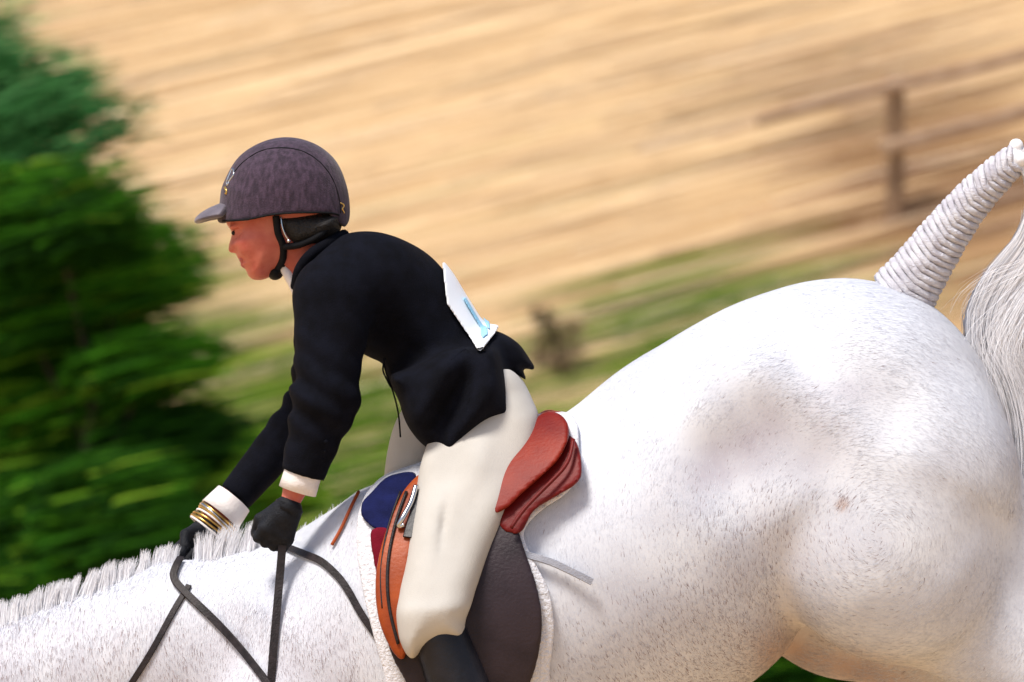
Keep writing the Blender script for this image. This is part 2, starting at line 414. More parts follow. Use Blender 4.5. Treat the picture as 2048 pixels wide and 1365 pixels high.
hill = link('hillside', me, ground_mat('streaked_slope')); tag(hill, 'pale tan hillside with fine slanting rows imitating panning streaks', kind='structure')
# wide terrain sheet to the horizon, a little below the detailed slope
xs = np.concatenate([np.linspace(-900, -40, 12), np.linspace(-30, 30, 61), np.linspace(40, 900, 12)])
ys = np.concatenate([np.linspace(-600, -20, 10), np.linspace(-14, 18, 20), np.linspace(19, 40, 60), np.linspace(60, 140, 6)])
GX, GY = np.meshgrid(xs, ys, indexing='ij'); GZ = gz(GX, GY) - .02 * (GY > 18)
GZ = np.minimum(GZ, 40 + 0 * GZ)
inner = (np.abs((GX - C0[0]) * ROW[0] + (GY - C0[1]) * ROW[1]) < 9.0) & (np.abs((GX - C0[0]) * PER[0] + (GY - C0[1]) * PER[1]) < 8.2)
GZ = GZ - .12 * inner
i2 = (np.arange(len(xs) - 1)[:, None] * len(ys) + np.arange(len(ys) - 1)[None, :])
me = mesh_np('ground', np.stack([GX, GY, GZ], -1).reshape(-1, 3), np.stack([i2, i2 + len(ys), i2 + len(ys) + 1, i2 + 1], -1).reshape(-1, 4))
tag(link('ground', me, ground_mat('field_ground', False)), 'tan riding ground in front of the slope', kind='structure')

# straw ribbons added along the rows to imitate panning streaks
def lying(n, seed, lo, hi, wlo, whi, dens=None, lift=.03):
    r = np.random.default_rng(seed)
    a = r.uniform(-8.2, 8.2, n * 3); b = r.uniform(-8.4, 8.2, n * 3)
    x = C0[0] + a * ROW[0] + b * PER[0]; y = C0[1] + a * ROW[1] + b * PER[1]
    keep = (y > 17.5) & (y < 31.5) & (np.abs(x) < 5.2)
    if dens is not None: keep &= r.random(n * 3) < dens(x, y)
    x, y = x[keep][:n], y[keep][:n]; n = len(x)
    ln = r.uniform(lo, hi, n); an = math.atan2(ROW[1], ROW[0]) + r.normal(0, .012, n)
    t = np.linspace(-.5, .5, 4)
    P = np.zeros((n, 4, 3)); P[..., 0] = x[:, None] + ln[:, None] * t * np.cos(an)[:, None]; P[..., 1] = y[:, None] + ln[:, None] * t * np.sin(an)[:, None]
    P[..., 2] = gz(P[..., 0], P[..., 1]) + .03 + r.uniform(0, lift, n)[:, None] + .02 * np.abs(r.normal(size=n))[:, None] * (1 - 4 * t ** 2)
    side = np.cross(np.gradient(P, axis=1), np.array([0, -.42, .9]) + 0 * P)
    return P, r.uniform(wlo, whi, n), side, x, y
M['straw'] = ramp_mat('streak_straw', 'tone', [(0, (.36, .21, .095)), (.3, (.58, .40, .21)), (.8, (.74, .55, .33)), (1, (.82, .68, .48))], .7, .25)
P, w, side, x, y = lying(2600, 7, 1.0, 2.8, .006, .016, lambda x, y: 1 - .8 * np.clip(sum(zone(x, y)), 0, 1))
o = ribbons('streak_straw', P, w, M['straw'], side=side); tag(o, 'straw added in slanting rows over the tan slope to imitate panning streaks', 'straw', kind='stuff')
M['brownstalk'] = ramp_mat('dead_brown_stalks', 'tone', [(0, (.17, .09, .05)), (.6, (.36, .22, .13)), (1, (.52, .36, .26))], .8, .2)
P, w, side, x, y = lying(900, 8, .9, 2.4, .008, .024, lambda x, y: np.clip(zone(x, y)[1], 0, 1))
o = ribbons('dead_stalks', P, w, M['brownstalk'], side=side); tag(o, 'dead brown stalks lying around the timber fence', 'dead stalks', kind='stuff')
M['grassblade'] = ramp_mat('slope_grass', 'tone', [(0, (.012, .034, .002)), (.5, (.045, .10, .004)), (.85, (.13, .20, .012)), (1, (.38, .36, .09))], .6, .25)
P, w, side, x, y = lying(4200, 9, .8, 2.2, .007, .018, lambda x, y: np.clip(zone(x, y)[0] - .25, 0, 1), .06)
o = ribbons('slope_grass', P, w, M['grassblade'], side=side); tag(o, 'long green grass bent over in patches on the slope', 'grass', kind='stuff')

# ------------------------------------------------------------------ trees at the left with leaves laid along the panning streaks, small bush, fence
STREAK = np.array([1.0, .05, .23]); STREAK /= np.linalg.norm(STREAK)
def foliage_mat(name, stops): return ramp_mat(name, 'tone', stops, .8, .06)
FM = [foliage_mat('dark_green_leaves', [(0, (.002, .012, .0005)), (.45, (.008, .040, .001)), (.8, (.03, .12, .003)), (1, (.13, .24, .015))]),
      foliage_mat('blue_green_leaves', [(0, (.008, .04, .006)), (.5, (.03, .12, .03)), (.85, (.08, .22, .07)), (1, (.30, .38, .16))]),
      foliage_mat('bright_green_leaves', [(0, (.015, .05, .002)), (.5, (.06, .15, .006)), (.85, (.14, .27, .015)), (1, (.30, .38, .05))]),
      foliage_mat('brown_leaves', [(0, (.04, .035, .015)), (.5, (.15, .10, .055)), (1, (.34, .23, .14))])]
def bush(name, label, cat, base, h, r, nleaf, fm, seed, group=None, leaf=(.20, .55, .012, .026), low=0.0, lobes=16, amp=.28):
    R = np.random.default_rng(seed)
    root = thing(name, tuple(base), label, cat, group)
    base = np.array(base)
    # trunk and limbs
    top = base + np.array([.1 * h * .3, 0, h * .8])
    tp = np.linspace(0, 1, 9)[:, None]; P = base + (top - base) * tp + .03 * h * np.sin(tp * 5 + seed) * np.array([1, .5, 0]) - np.array([0, 0, .05]) * (tp == 0)
    parts = [tube_np(P, .045 * h * .35 * (1 - .8 * tp[:, 0]) + .006, 8)]
    cs = []
    for i in range(lobes):
        f = low + (1 - low) * (i + .5) / lobes; a = R.uniform(0, 6.28); rr = r * (1 - .35 * max(0, f - .35) / .65) * R.uniform(.35, .9)
        c = base + np.array([math.cos(a) * rr, math.sin(a) * rr * .8, h * (.1 + .86 * f)]); cs.append(c)
        s = P[int(np.clip(f * 7, 0, 8))]; t = np.linspace(0, 1, 6)[:, None]
        parts.append(tube_np(s + (c - s) * t + np.array([0, 0, -.12]) * np.sin(t * np.pi) * rr, .012 * h * .5 * (1 - .8 * t[:, 0]) + .003, 6))
    V, Fc = join(parts); link('trunk', pyd('trunk', V, Fc), M['bark'], root)
    cs = np.array(cs); k = R.integers(0, lobes, nleaf); rad = r * R.uniform(.38, .62, lobes)[k]
    dirn = R.normal(size=(nleaf, 3)); dirn /= np.linalg.norm(dirn, axis=1)[:, None]
    pos = cs[k] + dirn * (rad * R.random(nleaf) ** .45)[:, None] * np.array([1.25, 1, .75])
    pos = pos[pos[:, 2] > gz(pos[:, 0], pos[:, 1]) + .03]; k = k[:len(pos)]; nleaf = len(pos)
    d = STREAK + R.normal(size=(nleaf, 3)) * amp * np.array([.5, .8, .33]); d /= np.linalg.norm(d, axis=1)[:, None]
    ln = R.uniform(leaf[0], leaf[1], nleaf); t = np.linspace(-.5, .5, 3)
    P = pos[:, None, :] + d[:, None, :] * (ln[:, None] * t)[..., None]; P[..., 2] -= .015 * (t ** 2 * 4)
    lobe_tone = R.uniform(-.28, .3, lobes)
    tone = np.clip(.45 + lobe_tone[k] + R.normal(0, .2, nleaf), 0, 1)
    v = R.normal(size=(nleaf, 3)) * .7 + np.array([0, -1, .6]); side = np.cross(d, v)[:, None, :] + 0 * P
    tag(ribbons('crown', P, R.uniform(leaf[2], leaf[3], nleaf), fm, root, tone, side, .3), kind='stuff')
    return root
def gpt(x, y): return (x, y, float(gz(x, y)))
tg = 'trees at the foot of the slope'
bush('evergreen_tree', 'tall dark green tree filling the left edge of the view', 'tree', gpt(-2.85, 18.0), 2.75, .85, 8000, FM[0], 1, tg, low=.0, lobes=22)
bush('evergreen_tree', 'bushy dark green tree beside the left edge, its leaves laid along the panning streaks', 'tree', gpt(-2.15, 17.2), 2.75, .62, 8000, FM[0], 2, tg, lobes=18)
bush('blue_green_shrub', 'blue green shrub showing high behind the dark trees at left', 'shrub', gpt(-2.95, 19.6), 3.6, .80, 2900, FM[1], 3, None, low=.15, lobes=12, amp=.5)
bush('blue_green_shrub', 'thin pale green shrub rising behind the trees into the top left corner', 'shrub', gpt(-3.25, 21.5), 3.6, .72, 2000, FM[1], 9, None, low=.55, lobes=11)
bush('leafy_shrub', 'bright green low shrub behind the rider\'s hands', 'shrub', gpt(-1.75, 18.6), 1.35, .55, 4200, FM[2], 4, None, lobes=10)
bush('leafy_shrub', 'dark green low shrub above the horse\'s mane, in front of the trees', 'shrub', gpt(-2.15, 16.2), 1.3, .62, 4500, FM[0], 6, None, lobes=10)
bush('leafy_shrub', 'low dark shrub glimpsed under the horse\'s belly', 'shrub', gpt(1.72, 17.0), .62, .75, 3000, FM[0], 12, None, lobes=12)
g0 = G(1108, 745)
bush('small_bush', 'small brown and green bush on the slope behind the rider\'s back', 'bush', (g0[0], g0[1], g0[2]), .42, .16, 420, FM[3], 5, None, (.04, .12, .006, .014), lobes=7, amp=1.2)

fb_ = G(1790, 440); sl = np.array([ROW[0], ROW[1]])
fence = thing('post_and_rail_fence', tuple(fb_), 'brown timber post and rail fence going up the slope at right', 'fence')
def boxbeam(a, b, w, h, n=9, seed=0):
    r = np.random.default_rng(seed); a = np.array(a, float); b = np.array(b, float); T = b - a; L = np.linalg.norm(T); T /= L
    up = np.array([0, 0, 1.]) if abs(T[2]) < .9 else np.array([0, 1., 0]); s = np.cross(T, up); s /= np.linalg.norm(s); up = np.cross(s, T)
    ang = np.linspace(0, 2 * np.pi, 12, endpoint=False); V = []; F = []
    for i in range(n):
        c = a + T * L * i / (n - 1); k = 1 + r.normal(0, .05); off = r.normal(0, .006, 2)
        for q in ang:
            ca, sa = math.cos(q), math.sin(q); m = (abs(ca) ** 4 + abs(sa) ** 4) ** -.25
            V.append(c + s * (ca * m * w / 2 * k + off[0]) + up * (sa * m * h / 2 * k + off[1]))
    for i in range(n - 1):
        for j in range(12): F.append((i * 12 + j, i * 12 + (j + 1) % 12, (i + 1) * 12 + (j + 1) % 12, (i + 1) * 12 + j))
    F.append(tuple(range(11, -1, -1))); F.append(tuple(range((n - 1) * 12, n * 12)))
    return pyd('beam', V, F)
def fp(s_): x = fb_[0] + sl[0] * s_; y = fb_[1] + sl[1] * s_; return np.array([x, y, float(gz(x, y))])
for i, (s_, hgt) in enumerate(((0, .98), (1.75, 1.0), (3.5, 1.0))):
    p = fp(s_); link('post', boxbeam(p - [0, 0, .3], p + [0, 0, hgt], .13 if i < 3 else .06, .13 if i < 3 else .06, 8, i), M['wood'], fence)
for i, (za, s0) in enumerate(((.90, -1.1), (.50, -.12))):
    for k, (q0, q1) in enumerate(((s0, 1.75), (1.75, 3.5))):
        a, b = fp(q0), fp(q1); a[1] -= .10; b[1] -= .10
        link('rail', boxbeam(a + [0.01 * k, 0, za], b + [-.01 * (1 - k), 0, za], .04, .10 if i else .085, 9, 10 + i * 2 + k), M['rail'], fence)

# ------------------------------------------------------------------ horse
def Wp(u, v, y=0.): return W(u, v, y)
px = lambda r: r / S
H0 = .0095
Fh = Field(-1.78, 1.82, -.46, .46, -.02, 2.16, H0)
trunk = [(470, 1180), (560, 1120), (620, 1072), (690, 1022), (760, 992), (880, 978), (1020, 935), (1150, 868), (1220, 800), (1300, 727), (1390, 660), (1480, 612),
         (1590, 582), (1700, 572), (1790, 588), (1860, 622), (1925, 682), (1980, 762), (2018, 860), (2034, 960), (2030, 1060), (1990, 1180), (1900, 1270), (1740, 1290),
         (1600, 1240), (1560, 1300), (1480, 1372), (1350, 1440), (1200, 1515), (1050, 1590), (900, 1640), (740, 1640), (600, 1590), (510, 1480), (450, 1330)]
Fh.inflate(trunk, .275, .30, k=.05, y0=0)
Fh.cone(Wp(900, 1280), Wp(1330, 1075), px(325), px(300), 1.08, .08)       # barrel
Fh.cone(Wp(1420, 960), Wp(1680, 850), px(262), px(268), 1.05, .08)        # loin and croup
for s in (-1, 1):
    Fh.ell(Wp(1475, 800, -.02 * s) * [1, 0, 1] + [0, .20 * s, 0], (.10, .06, .07), .4, .10)            # point of hip
    # haunch, stifle, gaskin, hock, cannon, pastern
    dx, dz = (0, 0) if s < 0 else (-70, 50)
    Q = lambda u, v, y: W(u + dx, v + dz, 0) * [1, 0, 1] + [0, y * -1 if s < 0 else y, 0]
    Fh.cone(Q(1800, 960, .13), Q(1745, 1105, .155), px(225), px(190), 1.35, .05)
    Fh.cone(Q(1760, 1090, .165), Q(1800, 1130, .155), px(195), px(190), 1.45, .05)
    Fh.cone(Q(1900, 1200, .11), Q(2190, 1470, .14), px(150), px(52), 1.7, .04)
    Fh.cone(Q(1980, 1050, .09), Q(2190, 1440, .14), px(95), px(34), 1.4, .05)
    Fh.cone(Q(2190, 1470, .14), Q(2215, 1480, .14), px(56), px(50), 1.3, .03)
    Fh.cone(Q(2200, 1478, .14), Q(2470, 1400, .14), px(42), px(31), 1.2, .03)
    Fh.cone(Q(2470, 1400, .14), Q(2500, 1402, .14), px(40), px(38), 1.1, .03)
    Fh.cone(Q(2490, 1405, .14), Q(2560, 1500, .14), px(30), px(36), 1.0, .02)
    # shoulder and foreleg
    Fh.cone(W(770, 1080, 0) * [1, 0, 1] + [0, .13 * s, 0], W(590, 1470, 0) * [1, 0, 1] + [0, .17 * s, 0], px(95), px(150), 1.3, .08)
    Fh.cone(W(590, 1470, 0) * [1, 0, 1] + [0, .16 * s, 0], W(760, 1600, 0) * [1, 0, 1] + [0, .17 * s, 0], px(140), px(110), 1.3, .07)
    if s < 0: J = [(755, 1620, 98), (715, 1960, 50), (712, 2010, 48), (700, 2255, 30), (696, 2290, 38), (655, 2400, 30)]
    else: J = [(735, 1600, 98), (480, 1830, 50), (450, 1868, 47), (420, 2110, 30), (418, 2145, 38), (360, 2235, 30)]
    for (u0, v0, r0), (u1, v1, r1) in zip(J[:-1], J[1:]):
        Fh.cone(W(u0, v0) * [1, 0, 1] + [0, .15 * s, 0], W(u1, v1) * [1, 0, 1] + [0, .14 * s, 0], px(r0), px(r1), 1.15, .035)
# neck, crest, head
Fh.cone(Wp(650, 1300), Wp(375, 1325), px(208), px(180), 1.5, .10)
Fh.cone(Wp(375, 1325), Wp(-60, 1432), px(180), px(138), 1.7, .05)
Fh.cone(Wp(560, 1150), Wp(340, 1172), px(36), px(32), 1.0, .05)
Fh.cone(Wp(340, 1172), Wp(-80, 1306), px(32), px(26), 1.0, .05)
Fh.cone(Wp(-150, 1420), Wp(-470, 1760), px(105), px(62), 1.55, .06)
Fh.ell(Wp(-150, 1500), (.15, .085, .10), -.7, .05)
Fh.cone(Wp(-440, 1760), Wp(-490, 1810), px(62), px(50), 1.3, .03)
for s in (-1, 1):
    Fh.cone(W(-110, 1330) * [1, 0, 1] + [0, .06 * s, 0], W(-30, 1255) * [1, 0, 1] + [0, .085 * s, 0], px(26), px(7), 1, .02)
    Fh.ell(W(-235, 1445) * [1, 0, 1] + [0, .085 * s, 0], (.035, .02, .022), -.6, .02)
    Fh.ell(W(-500, 1775) * [1, 0, 1] + [0, .052 * s, 0], (.018, .012, .012), .5, .012, 'sub')
# tail bone
tail_px = [(1760, 660), (1800, 600), (1845, 535), (1890, 470), (1945, 400), (2000, 345), (2040, 312)]
# flank fold: a soft groove between belly and stifle
for s in (-1, 1):
    for (a, b) in (((1575, 1215), (1545, 1120)), ((1545, 1120), (1500, 1040))):
        Fh.cone(W(*a) * [1, 0, 1] + [0, .335 * s, 0], W(*b) * [1, 0, 1] + [0, .345 * s, 0], .040, .034, 1, .07, 'sub')
    Fh.ell(W(1470, 905) * [1, 0, 1] + [0, .36 * s, 0], (.11, .09, .10), .4, .10, 'sub')
    Fh.cone(W(1985, 1120) * [1, 0, 1] + [0, .285 * s, 0], W(1850, 1330) * [1, 0, 1] + [0, .30 * s, 0], .022, .028, 1, .05, 'sub')
    Fh.cone(W(1620, 700) * [1, 0, 1] + [0, .33 * s, 0], W(1760, 800) * [1, 0, 1] + [0, .36 * s, 0], .03, .03, 1, .14, 'sub')
    Fh.cone(W(1440, 760) * [1, 0, 1] + [0, .33 * s, 0], W(1600, 900) * [1, 0, 1] + [0, .36 * s, 0], .03, .05, 1, .10, 'sub')
me = Fh.mesh('body', 3)
horse = thing('horse', tuple(W(1000, 2487) * [1, 0, 0]), 'white flea-bitten horse landing from a jump, banded tail held up', 'horse')

nv = len(me.vertices); co = np.empty(nv * 3, np.float32); me.vertices.foreach_get('co', co); co = co.reshape(-1, 3)
def pxy(co): f = (12 + co[:, 1]) / 12 / S; return 1024 + co[:, 0] / f, 682.5 - (co[:, 2] - 1.9) / f
def gauss(u, v, cu, cv, ru, rv, a=0):
    ca, sa = math.cos(a), math.sin(a); du, dv = u - cu, v - cv; A_ = du * ca + dv * sa; B_ = -du * sa + dv * ca
    return np.exp(-(A_ / ru) ** 2 - (B_ / rv) ** 2)
def coat_maps(c):
    u, v = pxy(c)
    grey = .42 * gauss(u, v, 1490, 900, 100, 48, -.55) + .28 * gauss(u, v, 1400, 950, 120, 60, -.5) + .30 * gauss(u, v, 1650, 890, 80, 60) + .25 * gauss(u, v, 1620, 800, 200, 40, -.2) + .25 * gauss(u, v, 1560, 1120, 130, 120) + .26 * np.clip((770 - u) / 80, 0, 1) * np.clip((v - 1165) / 90, 0, 1) + .16 * gauss(u, v, 1330, 1300, 260, 150)
    fleck = 1.3 * np.clip((760 - u) / 60, 0, 1) * np.clip((v - 1190) / 110, 0, 1) * .6 + gauss(u, v, 1560, 1070, 150, 90) + gauss(u, v, 1450, 1230, 130, 140) + .9 * gauss(u, v, 1340, 1380, 220, 160) + .5 * (u < 760) * np.clip((v - 1180) / 120, 0, 1) + .035 + .45 * gauss(u, v, 1490, 900, 120, 60, -.55) + .3 * gauss(u, v, 1730, 1110, 110, 90)
    skin = 1.6 * gauss(u, v, 1683, 1011, 11, 10) + gauss(u, v, 1720, 1345, 170, 48, .25) + .8 * gauss(u, v, 1560, 1330, 60, 90)  # small haunch spot, and a brown tint under the thigh and belly
    return grey, fleck, skin
g_, f_, s_ = coat_maps(co); attr(me, 'grey', g_); attr(me, 'fleck', f_); attr(me, 'brown_tint', np.clip(s_, 0, 1))
def coat_mat():
    m = bpy.data.materials.new('white_horse_coat'); m.use_nodes = True; nt = m.node_tree; N = nt.nodes; L = nt.links
    b = N['Principled BSDF']; b.inputs['Roughness'].default_value = .62; b.inputs['Specular IOR Level'].default_value = .3; b.inputs['Sheen Weight'].default_value = .15
    tc = N.new('ShaderNodeTexCoord')
    nz = N.new('ShaderNodeTexNoise'); nz.inputs['Scale'].default_value = 7; nz.inputs['Detail'].default_value = 6; L.new(tc.outputs['Object'], nz.inputs[0])
    r = N.new('ShaderNodeValToRGB'); r.color_ramp.elements[0].position = .3; r.color_ramp.elements[0].color = (.54, .55, .61, 1); r.color_ramp.elements[1].position = .62; r.color_ramp.elements[1].color = (.68, .70, .75, 1)
    L.new(nz.outputs[0], r.inputs[0]); out = r.outputs[0]
    def at(n): a = N.new('ShaderNodeAttribute'); a.attribute_name = n; return a.outputs['Fac']
    def mix(c, fac):
        nonlocal out
        mx = N.new('ShaderNodeMix'); mx.data_type = 'RGBA'; mx.clamp_factor = True; L.new(fac, mx.inputs['Factor']); L.new(out, mx.inputs['A']); mx.inputs['B'].default_value = (*c, 1); out = mx.outputs['Result']
    nzb = N.new('ShaderNodeTexNoise'); nzb.inputs['Scale'].default_value = 16; nzb.inputs['Detail'].default_value = 4; L.new(tc.outputs['Object'], nzb.inputs[0])
    ml = N.new('ShaderNodeMath'); ml.operation = 'MULTIPLY'; L.new(at('grey'), ml.inputs[0]); L.new(nzb.outputs[0], ml.inputs[1])
    m2 = N.new('ShaderNodeMath'); m2.operation = 'MULTIPLY'; L.new(ml.outputs[0], m2.inputs[0]); m2.inputs[1].default_value = 2.2
    mix((.40, .36, .42), m2.outputs[0]); mix((.40, .29, .25), at('brown_tint'))
    L.new(out, b.inputs['Base Color'])
    nf = N.new('ShaderNodeTexNoise'); nf.inputs['Scale'].default_value = 110; nf.inputs['Detail'].default_value = 4; L.new(tc.outputs['Object'], nf.inputs[0])
    bp = N.new('ShaderNodeBump'); bp.inputs['Strength'].default_value = .25; bp.inputs['Distance'].default_value = .004; L.new(nf.outputs[0], bp.inputs['Height'])
    return m
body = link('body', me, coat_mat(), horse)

# short lying hairs of the coat
nf = len(me.polygons); fv = np.empty(nf * 4, np.int32); me.loops.foreach_get('vertex_index', fv); fv = fv.reshape(-1, 4)
c4 = co[fv]; cen = c4.mean(1); nrm = np.cross(c4[:, 2] - c4[:, 0], c4[:, 3] - c4[:, 1]); nrm /= np.linalg.norm(nrm, axis=1)[:, None] + 1e-9
ok = np.where((nrm[:, 1] < .35) & (cen[:, 2] > .85) & (cen[:, 0] < 1.25) & (cen[:, 0] > -1.25))[0]
NH = 300000
pick = rng.choice(ok, NH); wq = rng.random((NH, 4)) + .02; wq /= wq.sum(1)[:, None]
pos = (c4[pick] * wq[..., None]).sum(1); nn = nrm[pick]
cc = W(1745, 1060)
rel = pos - cc; tan = np.stack([-rel[:, 2], 0 * rel[:, 0], rel[:, 0]], 1); tan /= np.linalg.norm(tan, axis=1)[:, None] + .02
# clockwise: right over the croup, down behind; on the barrel and neck the coat lies downward
tan = -tan; sgn = np.where(pos[:, 0] < W(1130, 0)[0], -1, 1)[:, None]; tan = tan * sgn
tan += rng.normal(0, .16, (NH, 3)); tan -= nn * (tan * nn).sum(1)[:, None]; tan /= np.linalg.norm(tan, axis=1)[:, None] + 1e-6
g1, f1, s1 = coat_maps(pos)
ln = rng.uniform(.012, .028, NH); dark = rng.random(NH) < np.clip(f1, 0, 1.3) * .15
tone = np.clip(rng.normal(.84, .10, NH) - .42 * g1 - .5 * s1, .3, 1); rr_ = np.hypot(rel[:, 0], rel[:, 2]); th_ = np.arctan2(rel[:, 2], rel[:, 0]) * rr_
def cellnoise(a, b, sa, sb, seed):          # random value per small cell, long along the hair
    row = np.floor(a / sa); ia = row.astype(int); ib = np.floor(b / sb + (ia * 0.37) % 1).astype(int)
    h = np.sin(ia * 12.9898 + ib * 78.233 + seed) * 43758.5453; return h - np.floor(h)
mott = .5 * cellnoise(rr_, th_, .0028, .022, 1.) + .3 * cellnoise(rr_, th_, .006, .05, 2.) + .2 * cellnoise(rr_, th_, .02, .09, 3.)
tone = np.clip(tone - .55 * g1 * (mott - .5) * 1.6 - (.16 + .16 * np.clip(f1, 0, 1.2)) * np.clip(mott - .35, 0, 1) * 1.6, .3, 1)
tone = np.where(dark, rng.uniform(.05, .28, NH), tone); uu_, vv_ = pxy(pos); tone = np.where(np.hypot(uu_ - 1683, vv_ - 1011) < 13, .10, tone)
wd = rng.uniform(.0006, .0013, NH) * np.where(dark, 1.15, 1)
sd = np.cross(tan, nn); tip = pos + tan * ln[:, None] + nn * (rng.uniform(.0002, .0013, NH))[:, None]; b0 = pos - nn * .0012
V = np.stack([b0 - sd * wd[:, None], b0 + sd * wd[:, None], tip], 1).reshape(-1, 3)
me2 = mesh_np('coat_hair', V, np.arange(NH * 3).reshape(-1, 3)); attr(me2, 'tone', np.repeat(tone, 3))
M['coathair'] = ramp_mat('short_coat_hair', 'tone', [(0, (.17, .12, .12)), (.22, (.34, .27, .28)), (.3, (.45, .42, .47)), (.6, (.60, .61, .67)), (1, (.73, .75, .80))], .65, .15)
ch = link('coat_hair', me2, M['coathair'], horse); me2.normals_split_custom_set_from_vertices(np.repeat(nn, 3, 0).tolist()); tag(ch, kind='stuff')

# hooves
def lathe(a, b, r0, r1, n=14, k=6):
    t = np.linspace(0, 1, k)[:, None]; return tube_np(np.array(a) + (np.array(b) - a) * t, r0 + (r1 - r0) * t[:, 0], n)
for (a, b) in ((W(660, 2392) * [1, 0, 1] + [0, -.14, 0], None), (W(366, 2228) * [1, 0, 1] + [0, .14, 0], W(325, 2315) * [1, 0, 1] + [0, .14, 0]),
               (W(2556, 1492) * [1, 0, 1] + [0, -.14, 0], W(2600, 1580) * [1, 0, 1] + [0, -.14, 0]), (W(2486, 1542) * [1, 0, 1] + [0, .14, 0], W(2530, 1630) * [1, 0, 1] + [0, .14, 0])):
    if b is None: b = np.array([a[0] - .035, a[1], .0])
    V, Fc = lathe(a, b, .036, .062); link('hoof', pyd('hoof', V, Fc), M['hoof'], horse)
for s in (-1, 1):
    V, Fc = lathe(W(-235, 1445) * [1, 0, 1] + [0, .098 * s, 0], W(-235, 1445) * [1, 0, 1] + [0, .108 * s, 0], .017, .010); link('eye', pyd('eye', V, Fc), M['boot'], horse)

# mane: upright tufts along the crest
def crest(u):
    return np.interp(u, [-120, 0, 330, 560, 640, 700], [1290, 1250, 1146, 1108, 1072, 1030])
def mane(u0, u1, ntuft, h0, h1, per, lean, seed):
    r = np.random.default_rng(seed); Ps = []; tn = []
    for i in range(ntuft):
        uc = u0 + (u1 - u0) * (i + r.uniform(.2, .8)) / ntuft; hgt = (h0 + (h1 - h0) * i / ntuft) * r.uniform(.88, 1.06); n = per
        yc = r.uniform(-.006, .008); tl = r.normal(lean, .07)
        ub = uc + r.normal(0, (u1 - u0) / ntuft * .42, n); hh_ = hgt * r.uniform(.55, 1.08, n)
        t = np.linspace(0, 1, 6)
        for k in range(n):
            b = W(ub[k], crest(ub[k]) + 8); y0_ = yc + r.normal(0, .014); conv = .22
            x = b[0] + (W(uc, 0)[0] - b[0]) * conv * t ** 1.3 + hh_[k] * (tl * t + (r.normal(0, .06) + .10) * t ** 2)
            Ps.append(np.stack([x, y0_ + (yc - y0_) * .5 * t + r.normal(0, .006) * t, b[2] + hh_[k] * t * (1 - .08 * t)], 1)); tn.append(r.uniform(.45, 1))
    return np.array(Ps), np.array(tn)
mp = [mane(-110, 345, 40, .060, .078, 150, .06, 1), mane(395, 565, 13, .090, .094, 130, .08, 2), mane(575, 690, 8, .060, .055, 70, .10, 3)]
P = np.concatenate([a for a, b in mp]); tn = np.concatenate([b for a, b in mp])
tag(ribbons('mane', P, rng.uniform(.0008, .0018, len(P)), M['hairstrand'], horse, tn), kind='stuff')

# tail: banded dock and loose hair
tail_c = np.array([W(u, v) for u, v in tail_px]); tc_ = catmull(tail_c, 10, False)
s_arc = np.concatenate([[0], np.cumsum(np.linalg.norm(np.diff(tc_, axis=0), axis=1))]); L_ = s_arc[-1]
def tp(s): return np.array([np.interp(s, s_arc, tc_[:, i]) for i in range(3)])
def tr(s): return np.interp(s / L_, [0, .12, .3, .6, .85, 1], [.085, .078, .062, .046, .036, .028])
ss = np.linspace(0, L_, 40)
tail = tube('tail', np.array([tp(s) for s in ss]), np.array([tr(s) * .86 for s in ss]), M['hairstrand'], horse, 18)
attr(tail.data, 'tone', np.full(len(tail.data.vertices), .55))
nb_ = 40
for i in range(nb_):
    s = L_ * (.16 + .80 * i / (nb_ - 1)); c = tp(s); T = tp(min(L_, s + .01)) - tp(max(0, s - .01)); T /= np.linalg.norm(T)
    Nn = np.array([-T[2], 0, T[0]]); a = np.linspace(0, 2 * np.pi, 29); R_ = tr(s)
    # each band dips to a V on the near side like the crossing of a plait
    ph = np.abs(((a / np.pi) % 1) - .5) * 2
    P = c + R_ * .90 * (np.cos(a)[:, None] * Nn + np.sin(a)[:, None] * np.array([0, 1, 0])) + T * ((ph - .5) * .022 + .004 * math.sin(i * 2.1))[:, None] + T * (np.cos(a) * .006)[:, None]
    V, Fc = tube_np(P, np.full(29, .0060 + .0012 * (1 - i / nb_)) * (1 + .12 * np.sin(a * 6 + i)), 7, False)
    o = link('plait', pyd('plait', V, Fc), M['plait'], tail)
tip = W(2036, 303)
V = []; Fc = []; F_t = Field(tip[0] - .06, tip[0] + .06, -.06, .06, tip[2] - .06, tip[2] + .06, .004)
F_t.ell(tip + [-.004, 0, .010], (.016, .017, .017), 0, .008).ell(tip + [.004, -.008, -.018], (.02, .02, .016), .3, .008).ell(tip + [-.008, .006, -.008], (.014, .016, .012), 0, .006)
o = link('knot', F_t.mesh('knot', 1), M['hairstrand'], tail); attr(o.data, 'tone', np.full(len(o.data.vertices), .9))
